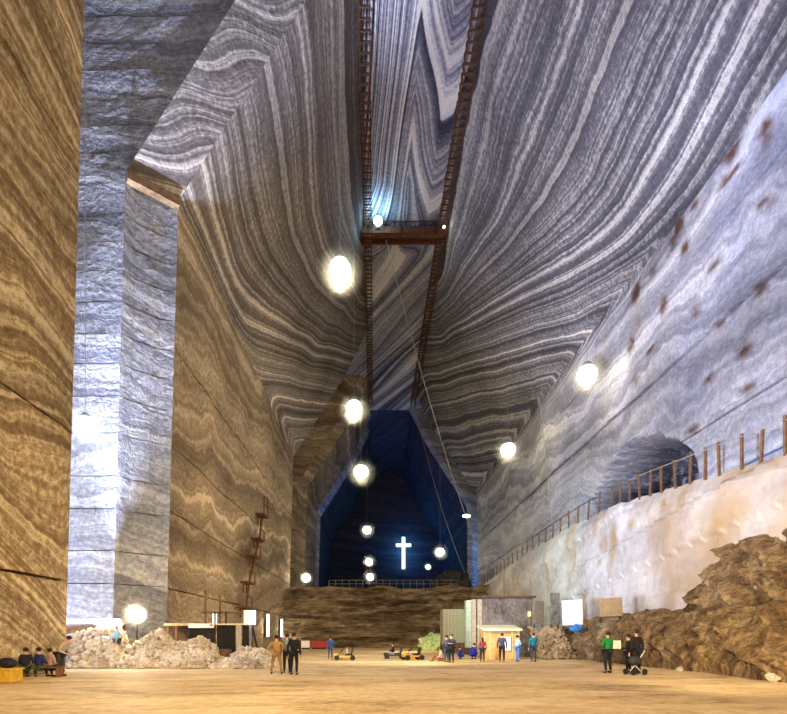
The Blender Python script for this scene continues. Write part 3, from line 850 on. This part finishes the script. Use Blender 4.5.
# right hand group ---------------------------------------------------------
M_shed = flat('yellow_pine', (.62, .36, .12), .7, .2, 2); M_shed2 = flat('pine_trim', (.70, .45, .18), .7, .15)
d = 34.0; X0, X1 = (483.5-CX)/F*d, (520-CX)/F*d; hh = EYE+(CY-629)/F*d; w = X1-X0
t = thing('wooden_shed', 'small yellow pine shed with a pale sloping roof behind the people', 'shed', ((X0+X1)/2, d+.9, 0))
bm = B(); box(bm, (0, 0, hh/2), (w*.96, 1.6, hh))
for k in range(10): box(bm, (0, -.81, .1+k*hh/10), (w*.96, .03, hh/10-.03))
obj('wall', bm, M_shed, t)
bm = B(); box(bm, (0, -.1, hh+.1), (w*1.06, 2.2, .14), Matrix.Rotation(.14, 4, 'X')); obj('roof', bm, flat('pale_roof', (.72, .70, .5), .6, .1), t)
for dx in (-.47, -.3, 0, .3, .47):
    bm = B(); box(bm, (w*dx, -.84, hh/2), (.09, .06, hh)); obj('post', bm, M_shed2, t)
bm = B(); box(bm, (0, -.84, hh*.42), (w*.95, .07, .08)); obj('rail', bm, M_shed2, t)
# notice
t2 = thing('notice_board', 'white notice board fixed on the front of the pine shed', 'notice board', ((507.5-CX)/F*33.9, 33.93, EYE+(CY-650)/F*34))
bm = B(); box(bm, (0, 0, .42), (.42, .05, .9)); obj('sheet', bm, M_white, t2); bm = B(); box(bm, (0, .03, .42), (.5, .03, .98)); obj('frame', bm, M_shed2, t2)

# grey stone hut behind the shed
M_grey = rock('grey_stone_block', (.07, .055, .045), (.19, .16, .14), (.34, .30, .27), 2.2, bump=.6)
d = 39.0; X0, X1 = (482-CX)/F*d, (533-CX)/F*d; hh = EYE+(CY-596)/F*d
t = thing('stone_hut', 'tall grey rough stone hut behind the pine shed', 'hut', ((X0+X1)/2, d+1.6, 0))
bm = B(); box(bm, (0, 0, hh/2), (X1-X0, 3.0, hh)); bmesh.ops.subdivide_edges(bm, edges=bm.edges[:], cuts=10, use_grid_fill=True)
for v in bm.verts:
    if v.co.z > .05: v.co += Vector((nz(*v.co, .8, 3), nz(v.co.y, v.co.x, v.co.z, .8, 3), nz(v.co.z, v.co.y, 2, .8, 3)))*.16
obj('wall', bm, M_grey, t)
bm = B(); box(bm, (0, -.2, hh*.985), (X1-X0+.3, 3.5, .14)); obj('roof_edge', bm, M_brown, t)
bm = B(); box(bm, (1.7, -1.62, hh-1.4), (.22, .12, .38)); obj('wall_lamp', bm, glow('amber_glow', (1, .65, .25), 2), t)
for dx, ww in ((-2.15, .35), (-2.6, .3)):
    bm = B(); box(bm, (dx, -1.4, hh/2-.1), (ww, .3, hh-.3)); obj('pier', bm, flat('cream_pier', (.5, .42, .3)), t)
# pale booth left of the stone hut
d = 47.0; X0, X1 = (443-CX)/F*d, (467-CX)/F*d; hh = EYE+(CY-609)/F*d
t = thing('booth', 'plain greenish-grey booth left of the grey stone hut', 'booth', ((X0+X1)/2, d+1, 0))
bm = B(); box(bm, (0, 0, hh*.62), (X1-X0, 2, hh*.76), bevel=.03); obj('body', bm, flat('olive_panel', (.36, .34, .22), .7, .1), t)
bm = B(); box(bm, (0, 0, hh*.12), (X1-X0, 2, hh*.24)); obj('plinth', bm, M_brown, t)
for k in range(4):
    bm = B(); box(bm, (-(X1-X0)/2+.15+k*.33, -1.03, hh*.62), (.06, .06, hh*.74)); obj('post', bm, flat('pale_post', (.55, .45, .3)), t)
# light greenish wall panel between booth and hut
d = 44.5
t = thing('plaster_column', 'pale green plaster column between the booth and the stone hut', 'column', ((474-CX)/F*d, d+.5, 0))
bm = B(); box(bm, (0, 0, (EYE+(CY-600)/F*d)/2), (1.35, .8, EYE+(CY-600)/F*d), bevel=.06); obj('shaft', bm, flat('pale_green_plaster', (.62, .68, .52)), t)
bm = B(); box(bm, (0, -.05, .3), (1.5, .95, .6), bevel=.05); obj('base', bm, M_brown, t)
# green-tinged rock mound
bm = B(); ball(bm, (0, 0, 0), 1, sub=4)
for v in bm.verts: v.co = Vector((v.co.x*1.5, v.co.y*.8, v.co.z*1.15))*(1+.35*nz(*v.co, 2.2, 4))
o = obj('green_rock', bm, rock('green_rock', (.09, .13, .05), (.25, .33, .15), (.42, .5, .28), 2)); o.location = ((434-CX)/F*56, 57, .75)
tag(o, 'low green-tinged rock mound in front of the terrace, left of the booth', 'rock')

def panel(name, label, x0, x1, y0, y1, d, mat, tilt=0, yaw=0, frame=True, cat='panel', roll=0):
    cx = (x0+x1)/2; w = (x1-x0)/F*d; h = (y1-y0)/F*d; zb = EYE+(CY-y1)/F*d
    t = thing(name, label, cat, ((cx-CX)/F*d, d, zb), yaw)
    bm = B(); box(bm, (0, 0, h/2), (w, .14, h), Matrix.Rotation(tilt, 4, 'X') @ Matrix.Rotation(roll, 4, 'Y'), .02); obj('board', bm, mat, t)
    if frame:
        for s in (-1, 1):
            bm = B(); bar(bm, (s*w*.4, .1, h*.5), (s*w*.4, .1, -max(.3, zb-(2.4 if zb > 2.3 else .5))), .045, 6); obj('leg', bm, M_black, t)
    return t
panel('grey_panel', 'narrow brown-grey panel right beside the grey stone hut', 533.5, 544.5, 601, 624, 38.5, flat('taupe_board', (.24, .20, .15)), 0, .3)
panel('loudspeaker', 'tall dark grey mesh loudspeaker left of the white screen', 550.5, 560, 593, 624, 36, rock('speaker_mesh', (.06, .06, .05), (.2, .19, .17), (.38, .36, .33), 5), 0, .15, cat='loudspeaker', roll=-.03)
G_scr = flat('projection_cloth', (.95, .95, .95), .8, .02)
t = panel('projection_screen', 'bright white square screen standing tilted above the brown stones', 562.5, 582, 600, 625, 35.5, G_scr, .06, -.12, cat='screen', roll=-.05)
panel('wooden_board', 'plain tan board leaning upright on top of the earth bank', 600, 621.5, 598, 616.5, 30.5, flat('tan_board', (.36, .25, .13)), -.1, -.2, cat='board', frame=True, roll=-.05)
# blue tarp bundle under screen
bm = B(); ball(bm, (0, 0, 0), 1, sub=3)
for v in bm.verts: v.co = Vector((v.co.x*.5, v.co.y*.3, v.co.z*.26))*(1+.4*nz(*v.co, 2, 3))
o = obj('tarpaulin', bm, flat('blue_tarp', (.05, .22, .55), .4, .5, 8), smooth=True); o.location = px(577, 628, 34.6)
tag(o, 'crumpled blue tarpaulin lying under the white screen', 'tarpaulin')

# ------------------------------------------------------------------ people
SKIN = flat('skin', (.55, .33, .22), .6, .05)
MC = {}
def cloth(c):
    if c not in MC: MC[c] = flat('cloth_%d' % len(MC), c, .9, .15, 12)
    return MC[c]
POSES = {
 'stand': dict(hand=((-.27, .06, .82), (.27, .06, .82)), elbow=((-.27, -.03, 1.12), (.27, -.03, 1.12)), foot=((-.12, 0), (.12, 0))),
 'hips': dict(hand=((-.17, .05, 1.0), (.17, .05, 1.0)), elbow=((-.38, -.10, 1.17), (.38, -.10, 1.17)), foot=((-.24, .02), (.24, -.02))),
 'cross': dict(hand=((.05, .20, 1.2), (-.05, .22, 1.18)), elbow=((-.28, .05, 1.13), (.28, .05, 1.13)), foot=((-.11, .02), (.11, -.02))),
 'walk': dict(hand=((-.26, .22, .90), (.26, -.20, .86)), elbow=((-.27, .02, 1.13), (.27, -.10, 1.13)), foot=((-.10, -.26), (.10, .28))),
 'hold': dict(hand=((-.12, .32, 1.12), (.14, .32, 1.12)), elbow=((-.27, .05, 1.10), (.27, .05, 1.10)), foot=((-.12, .04), (.12, -.04))),
}
def skinmesh(name, verts, edges, radii, mat, parent, root=0, sub=1):
    me = bpy.data.meshes.new(name+'_base'); me.from_pydata([tuple(v) for v in verts], edges, [])
    o = bpy.data.objects.new(name+'_base', me); COL.objects.link(o)
    sk = o.modifiers.new('s', 'SKIN'); sk.use_smooth_shade = True
    for i, r in enumerate(radii):
        r = r if isinstance(r, tuple) else (r, r)
        me.skin_vertices[0].data[i].radius = r
        me.skin_vertices[0].data[i].use_root = (i == root)
    ss = o.modifiers.new('u', 'SUBSURF'); ss.levels = sub; ss.render_levels = sub
    dg = bpy.context.evaluated_depsgraph_get(); dg.update()
    m2 = bpy.data.meshes.new_from_object(o.evaluated_get(dg)); m2.name = name
    bpy.data.objects.remove(o); bpy.data.meshes.remove(me)
    m2.materials.clear(); m2.materials.append(mat)
    for p in m2.polygons: p.use_smooth = True
    r = bpy.data.objects.new(name, m2); COL.objects.link(r); r.parent = parent; return r

def person(x, y, d, label, h=1.72, pose='stand', rz=0, top=(.1, .1, .12), legs=(.03, .03, .04), hair=(.03, .02, .015), z=0.0, lean=0.0, seat=None, skirt=False, group=None, longhair=False):
    """x, y: photo pixel column / feet row only used for the column; d: distance"""
    X = (x-CX)/F*d
    t = thing('person', label, 'person', (X, d, z), rz, group)
    k = h/1.75; V = Vector
    dz = 0.0
    if seat == 'sit': dz = -.50
    if seat == 'ground': dz = -.80
    if seat == 'crouch': dz = -.60
    if seat == 'chair': dz = -.45
    P = POSES[pose]
    pel = V((0, 0, .97+dz))
    def up(p):                    # upper body leans about the pelvis
        v = V(p)+V((0, 0, dz)); c = v-pel; a = lean
        return pel+V((c.x, c.y*math.cos(a)+c.z*math.sin(a), -c.y*math.sin(a)+c.z*math.cos(a)))
    pts = dict(pel=pel, waist=up((0, 0, 1.10)), chest=up((0, .01, 1.32)), neck=up((0, 0, 1.47)), nk2=up((0, .01, 1.53)), head=up((0, .02, 1.61)), crown=up((0, .01, 1.70)), nose=up((0, .115, 1.60)))
    for i, s in enumerate((-1, 1)):
        n = 'lr'[i]
        pts['sh'+n] = up((s*.185, 0, 1.42)); pts['el'+n] = up(P['elbow'][i]); pts['wr'+n] = up(P['hand'][i])
        hv = (pts['wr'+n]-pts['el'+n]).normalized()
        pts['pa'+n] = pts['wr'+n]+hv*.07
        pts['hip'+n] = pel+V((s*.095, 0, -.05))
        fx, fy = P['foot'][i]
        if seat in ('sit', 'chair'):
            pts['kn'+n] = pel+V((s*.14, .42, .02)); pts['an'+n] = V((s*.15, .48, .08)); 
        elif seat == 'ground':
            pts['kn'+n] = pel+V((s*.18, .36, .30)); pts['an'+n] = V((s*.14, .62, .08))
        elif seat == 'crouch':
            pts['kn'+n] = pel+V((s*.17, .34, .10)); pts['an'+n] = V((s*.13, .08, .08))
        else:
            pts['kn'+n] = V((s*.10+(fx-s*.10)*.6, fy*.45+.03, .51)); pts['an'+n] = V((fx, fy-.02, .085))
        a = pts['an'+n]; pts['to'+n] = a+V((s*.02, .16, -.045))
    R = dict(pel=(.15, .11), waist=(.135, .10), chest=(.165, .115), neck=.06, nk2=.052, head=(.082, .098), crown=(.072, .085), nose=.014, sh=.06, el=.043, wr=.028, pa=(.036, .02), hip=.09, kn=.06, an=.042, to=.034)
    def rad(n, m=1.0):
        r = R.get(n, R.get(n[:-1])); return tuple(c*k*m for c in r) if isinstance(r, tuple) else r*k*m
    def build(name, chain, mat, m=1.0, extra=None, sub=1):
        ns = []; ed = []
        for a, b in chain:
            for q in (a, b):
                if q not in ns: ns.append(q)
            ed.append((ns.index(a), ns.index(b)))
        vs = [pts[q]*k for q in ns]; rr_ = [rad(q, m) for q in ns]
        if extra: extra(ns, vs, ed, rr_)
        return skinmesh(name, vs, ed, rr_, mat, t, 0, sub)
    def fingers(ns, vs, ed, rr_):
        for i, n in enumerate('lr'):
            p = vs[ns.index('pa'+n)]; dv = (p-vs[ns.index('wr'+n)]).normalized(); sd = V((0, 1, 0)) if abs(dv.y) < .8 else V((1, 0, 0))
            sd = (sd-dv*sd.dot(dv)).normalized(); cr = dv.cross(sd)
            for j, (o_, L_) in enumerate(((.03, .07), (.011, .08), (-.010, .075), (-.03, .058))):
                a = p+sd*o_*k+dv*.02*k; b = a+dv*L_*.55*k; c = b+(dv+cr*.5*(-1 if i else 1)).normalized()*L_*.5*k
                base = len(vs); vs.extend([a, b, c]); rr_.extend([.0095*k, .0085*k, .007*k]); ed.extend([(ns.index('pa'+n), base), (base, base+1), (base+1, base+2)]); ns.extend(['f', 'f', 'f'])
            a = vs[ns.index('wr'+n)]+dv*.03*k+sd*.03*k; b = a+(dv+sd*.9).normalized()*.045*k
            base = len(vs); vs.extend([a, b]); rr_.extend([.011*k, .009*k]); ed.extend([(ns.index('pa'+n), base), (base, base+1)]); ns.extend(['f', 'f'])
    ch = [('pel', 'waist'), ('waist', 'chest'), ('chest', 'neck'), ('neck', 'nk2'), ('nk2', 'head'), ('head', 'crown'), ('head', 'nose')]
    arms = []; lg = []
    for n in 'lr':
        arms += [('chest', 'sh'+n), ('sh'+n, 'el'+n), ('el'+n, 'wr'+n)]; lg += [('pel', 'hip'+n), ('hip'+n, 'kn'+n), ('kn'+n, 'an'+n)]
    hands = [('wr'+n, 'pa'+n) for n in 'lr']; feet = [('an'+n, 'to'+n) for n in 'lr']
    keep = dict(R); R.update(pel=(.125, .09), waist=(.11, .08), chest=(.12, .085), sh=.05, hip=.075)
    build('body', ch+arms+hands+lg+feet, SKIN, 1.0, fingers)
    R.update(keep)
    build('jacket', [('pel', 'waist'), ('waist', 'chest'), ('chest', 'neck')]+arms, cloth(top), 1.24)
    if skirt:
        pts['hem'] = pel*.45; R['hem'] = (.2, .17); build('skirt', [('waist', 'pel'), ('pel', 'hem')], cloth(legs), 1.15)
    build('trousers', lg, cloth(legs), 1.24)
    for n in 'lr':
        bm = B(); a = pts['an'+n]*k; ball(bm, a+V((0, .06*k, -.035*k)), .075*k, (.62, 1.75, .72)); obj('shoe', bm, cloth((.02, .02, .02)), t, True)
    bm = B(); c = pts['head']*k; c2 = pts['crown']*k; ball(bm, c2+V((0, -.022*k, -.02*k)), .105*k, (.98, 1.02, .92))
    if longhair: ball(bm, c+V((0, -.07*k, -.06*k)), .10*k, (.95, .6, 1.5))
    obj('hair', bm, cloth(hair), t, True)
    for s in (-1, 1):
        bm = B(); ball(bm, c+V((s*.033, .088, .018))*k, .011*k, sub=1); obj('eye', bm, cloth((.02, .02, .02)), t, True)
        bm = B(); ball(bm, c+V((s*.088, 0, -.005))*k, .024*k, (.4, .8, 1.2), 1); obj('ear', bm, SKIN, t, True)
    return t
PI = math.pi
BLK = (.012, .012, .016); NAVY = (.02, .03, .10)
# group on the floor, left of centre (their backs to the camera)
person(276.5, 0, 21.0, 'person in ochre jacket and trousers standing legs apart with hands on hips', 1.62, 'hips', 0.0, (.36, .21, .08), (.30, .18, .075), hair=(.02, .012, .01))
person(287, 0, 21.6, 'person in grey-green top and dark trousers between the ochre and the black figure', 1.68, 'stand', .3, (.20, .24, .18), (.012, .02, .03))
person(294, 0, 20.6, 'person dressed all in black at the right of the three standing together', 1.72, 'stand', -.2, BLK, BLK)
# people at left foot of the wall
person(60, 0, 19.5, 'person in pale grey shirt bending beside the bench at the left wall', 1.70, 'hold', -PI/2, (.45, .38, .33), (.05, .04, .04), lean=.55)
person(39, 0, 19.1, 'person with yellow-and-navy top seated at the left wall, middle of the bench', 1.6, 'hold', -.3, (.02, .03, .12), (.07, .10, .04), seat='sit')
person(26, 0, 18.9, 'person in black seated at the left end of the bench, left wall', 1.6, 'hold', .2, (.02, .02, .02), (.04, .06, .03), seat='sit')
person(50, 0, 19.3, 'person in dusty pink top seated at the right end of the bench', 1.55, 'hold', -.4, (.42, .26, .22), (.06, .05, .05), seat='sit')
t = thing('bench', 'low timber bench along the foot of the left wall', 'bench', (-12.75, 19.15, 0))
for n_, c, s in (('seat', (0, 0, .40), (1.6, .4, .06)),): obj(n_, mk(box, c, s), M_wood, t)
for sx in (-.7, .7): obj('leg', mk(box, (sx, 0, .19), (.08, .36, .38)), M_wood, t)
# yellow crate with a black bag
t = thing('storage_crate', 'yellow plastic crate on the floor at the left edge of the photo', 'crate', (-12.55, 17.0, 0))
obj('body', mk(box, (0, 0, .24), (.85, .6, .46), None, .04), flat('yellow_plastic', (.62, .38, .04), .5), t); obj('rim', mk(box, (0, 0, .47), (.9, .65, .05)), flat('yellow_rim', (.7, .45, .06)), t)
bm = B(); ball(bm, (0, 0, 0), .3, (1.2, .7, .6), 3)
for v in bm.verts: v.co *= 1+.15*nz(*v.co, 4, 2)
o = obj('bag', bm, flat('black_bag', (.015, .015, .02))); o.location = (-12.5, 17.05, .67); tag(o, 'black bag lying on the yellow crate', 'bag')
# person on the rubble
person(117, 0, 24.9, 'person in light blue top and dark trousers standing among the pale rubble', 1.5, 'walk', -.6, (.30, .52, .62), (.04, .06, .08), z=.62)
# centre background
person(330.5, 0, 36, 'person in blue jacket standing beside the yellow ride-on kart', 1.6, 'stand', .2, (.03, .08, .22), (.05, .07, .14))
person(446.5, 0, 30.5, 'person in black and white top, left of the pair before the booth', 1.66, 'cross', .6, (.10, .10, .12), (.05, .07, .14))
person(451.5, 0, 29.8, 'person in black jacket, right of the pair before the booth', 1.70, 'cross', 2.6, (.03, .02, .03), BLK)
person(441, 0, 32, 'person in white top sitting on the floor behind the pair', 1.6, 'hold', 1.2, (.6, .5, .42), (.35, .1, .05), seat='ground')
person(461.5, 0, 35.3, 'person in bright blue crouching, smaller of the two crouching figures', 1.35, 'hold', .9, (.02, .03, .35), (.02, .03, .30), seat='crouch', lean=.3)
person(472.5, 0, 35.0, 'person in bright blue crouching, larger of the two crouching figures', 1.75, 'hold', -.9, (.02, .03, .30), (.02, .03, .28), seat='crouch', lean=.3)
person(482.5, 0, 31.5, 'person in dark red jacket standing at the left corner of the pine shed', 1.5, 'stand', .1, (.22, .03, .03), BLK, longhair=True)
person(502, 0, 31.4, 'person in dark suit standing beside the white notice board', 1.78, 'stand', -.3, (.06, .045, .06), BLK)
person(517.5, 0, 31.6, 'person in light blue shirt and jeans standing before the shed', 1.66, 'cross', -1.2, (.36, .46, .62), (.10, .20, .42))
person(533.5, 0, 31.2, 'person in teal jacket standing at the right corner of the shed', 1.80, 'stand', .2, (.01, .17, .20), (.05, .05, .05))
person(608, 0, 21.6, 'person in bright green jacket and dark trousers below the earth bank', 1.78, 'cross', .3, (.01, .22, .05), (.015, .02, .03))
person(628.5, 0, 21.8, 'person in black jacket pushing a pram, nearer the green jacket', 1.66, 'hold', .9, BLK, BLK)
person(636.5, 0, 21.2, 'person in long black coat standing right of the pram', 1.86, 'stand', .2, BLK, BLK, skirt=True)
# pram
t = thing('pram', 'dark pram with pale grey frame beside the two people in black', 'pram', (10.7, 20.5, 0), .3)
bm = B(); ball(bm, (0, 0, .58), .26, (1.2, .8, .75), 3); obj('carrycot', bm, flat('pram_cloth', (.03, .03, .035)), t, True)
bm = B(); tube(bm, [(-.25, 0, .15), (.22, 0, .62), (.5, 0, .98)], .02); tube(bm, [(.28, 0, .15), (-.1, 0, .5)], .02); obj('frame', bm, flat('pale_frame', (.6, .6, .62), .4), t)
for sx in (-.27, .3):
    for sy in (-.2, .2):
        bm = B(); bar(bm, (sx, sy-.02, .13), (sx, sy+.02, .13), .13, 16); obj('wheel', bm, M_black, t)
bm = B(); box(bm, (0, 0, 0), (.34, .05, .36), None, .03); o = obj('carrier_bag', bm, flat('white_bag', (.75, .68, .62))); o.location = (10.45, 21.5, 1.22)
tag(o, 'white paper bag held by the person pushing the pram', 'bag')

# ride-on karts
def kart(x, d, rz, col, label, seatcol=(.03, .03, .03)):
    t = thing('pedal_kart', label, 'kart', ((x-CX)/F*d, d, 0), rz)
    bm = B(); box(bm, (0, 0, .24), (1.5, .45, .12), None, .04); box(bm, (-.62, 0, .34), (.3, .5, .22), None, .05); obj('body', bm, flat('kart_paint', col, .4), t)
    bm = B(); box(bm, (.25, 0, .38), (.45, .42, .12), None, .04); box(bm, (.48, 0, .62), (.1, .42, .5), Matrix.Rotation(.25, 4, 'Y'), .04); obj('seat', bm, flat('kart_seat', seatcol), t)
    bm = B(); bar(bm, (-.45, 0, .3), (-.2, 0, .66), .02); bmesh.ops.create_cone(bm, cap_ends=True, segments=16, radius1=.17, radius2=.17, depth=.03, matrix=Matrix.Translation((-.2, 0, .67)) @ Matrix.Rotation(-.6, 4, 'Y')); obj('steering_wheel', bm, M_black, t)
    for sx in (-.55, .5):
        for sy in (-.36, .36):
            bm = B(); bar(bm, (sx, sy-.06, .17), (sx, sy+.06, .17), .17, 18); obj('wheel', bm, M_black, t)
    return t
kart(345, 33.5, .1, (.75, .45, .08), 'yellow pedal kart standing beside the person in blue, left of the dark kart')
kart(394.5, 35.5, .0, (.03, .03, .035), 'dark pedal kart with a rider, middle of the three karts')
kart(413, 34.0, .35, (.65, .32, .03), 'orange-yellow pedal kart right of the ridden dark kart')
person(393, 0, 35.5, 'person in black seated on the dark pedal kart', 1.6, 'hold', PI/2, BLK, (.3, .3, .32), seat='sit', z=.0)
person(347, 0, 34.2, 'small person in tan top seated behind the yellow pedal kart', 1.3, 'hold', PI/2, (.6, .42, .22), (.3, .2, .1), seat='sit', z=0)
# distant covered market tables with red and white cloths
for i, (x, c, w, lb) in enumerate([(295.5, (.35, .03, .03), 1.2, 'small red-covered table at the foot of the far terrace, leftmost of three'), (305.8, (.8, .78, .75), 1.1, 'white-covered table at the foot of the far terrace'), (320, (.35, .04, .04), 2.3, 'wide dark red covered table at the foot of the far terrace')]):
    d = 64; t = thing('covered_table', lb, 'table', ((x-CX)/F*d, d, 0))
    bm = B(); box(bm, (0, 0, .62), (w, .8, .9), None, .08); obj('cloth', bm, flat('cloth_cover', c), t)
    bm = B(); box(bm, (0, 0, .08), (w*.9, .6, .16)); obj('base', bm, M_black, t)

# ------------------------------------------------------------------ light
w = bpy.data.worlds.new('mine_dark'); SC.world = w; w.use_nodes = True
w.node_tree.nodes['Background'].inputs[0].default_value = (.01, .012, .02, 1); w.node_tree.nodes['Background'].inputs[1].default_value = 1
GOLD = (1.0, .74, .42)
# unseen warm spots added to brighten the left wall and the floor
spot((10, 2, 6), (-13, 17, 14), 19000, (1.0, .80, .52), 95, .7, name='golden_fill')
spot((3, -8, 26), (0, 22, 0), 50000, (1.0, .76, .46), 62, .9, name='golden_fill')
spot((2, 25, 7), (2, 42, 0), 5500, (1.0, .88, .64), 120, .8, name='golden_fill')
# unseen cold, warm and green spots added to brighten ramp wall, roof and right wall
spot((-6, 12, 3), (21, 31, 20), 36000, (.66, .73, 1.0), 66, .8, name='cold_fill')
spot((-2, 14, 3), (19, 40, 38), 46000, (.56, .62, 1.0), 50, .8, name='cold_fill')
spot((3, 20, 2.5), (3.6, 42, 50), 9000, (.50, .58, 1.0), 28, .7, name='cold_fill')
spot((2, 24, 2.5), (17, 42, 7), 8500, (.56, .70, 1.0), 62, .7, name='cold_fill')
spot((6, 10, 3), (17, 22, 5), 9000, (1.0, .80, .50), 80, .8, name='warm_fill')
spot((5, 34, 11), (17, 58, 7), 4200, (.66, 1.0, .80), 80, .8, name='green_fill')  # unseen spot in mid-air, added to tint the far ramp wall
# side gallery lights
for z, e in ((3.5, 6500), (11, 6500), (20, 700)): point((-25, 23.6, z), e, (.50, .62, 1.0), .5, name='gallery_light')
spot((-15.6, 29.1, .8), (-11.5, 33.5, 38), 520000, (.52, .63, 1.0), 36, .9, name='gallery_fill')  # unseen upward spot added to brighten the roof and graze the end face
# unseen warm spots added to brighten the far left wall and the terrace
spot((6.2, 35.5, 3.4), (-13, 50, 9), 6500, (1.0, .78, .48), 95, .8, name='warm_fill')
spot((3, 46, 2), (3, 75, 5), 6500, (1.0, .76, .45), 100, .8, name='warm_fill')
# blue lights in the far galleries
for z, e in ((8, 3600), (19, 1500)):
    point((-16.5, 113.0, z), e*2.2, (.03, .2, 1.0), .4, name='blue_light'); point((24.5, 102.6, z), e*.6, (.05, .3, 1.0), .4, name='blue_light')
point((3, 132, 20), 15, (.05, .12, .5), .6, name='blue_light')  # faint blue fill added in mid-hall, no lamp there

for o in list(COL.objects):
    if o.parent or 'label' not in o or 'group' in o: continue
    g = {'pendant_lamp': 'lamps hanging in the hall', 'pole_lamp': 'small lamps on the back terrace', 'pedal_kart': 'pedal karts on the floor',
         'rock': 'loose rocks on the floor', 'roof_catwalk': 'catwalks along the roof strip', 'light_panel': 'lit panels around the stall',
         'covered_table': 'covered tables at the foot of the terrace', 'wall_light': 'tall light strips on the left wall',
         'steel_cable': 'cables running down from the roof', 'person': 'people on the hall floor', 'spot_lamp': 'lamps on the roof gantry'}.get(o.name.split('.')[0])
    if g: o['group'] = g
# ------------------------------------------------------------------ camera
cam = bpy.data.cameras.new('camera'); co = bpy.data.objects.new('camera', cam); COL.objects.link(co)
co.location = (0, 0, EYE); co.rotation_euler = (math.pi/2, 0, 0)
cam.sensor_width = 36; cam.lens = 36*F/787; cam.shift_x = 19.5/787; cam.shift_y = 280/787; cam.clip_end = 500
SC.camera = co
vs = SC.view_settings; vs.view_transform = 'Standard'; vs.look = 'None'; vs.gamma = 1; vs.exposure = 0.0
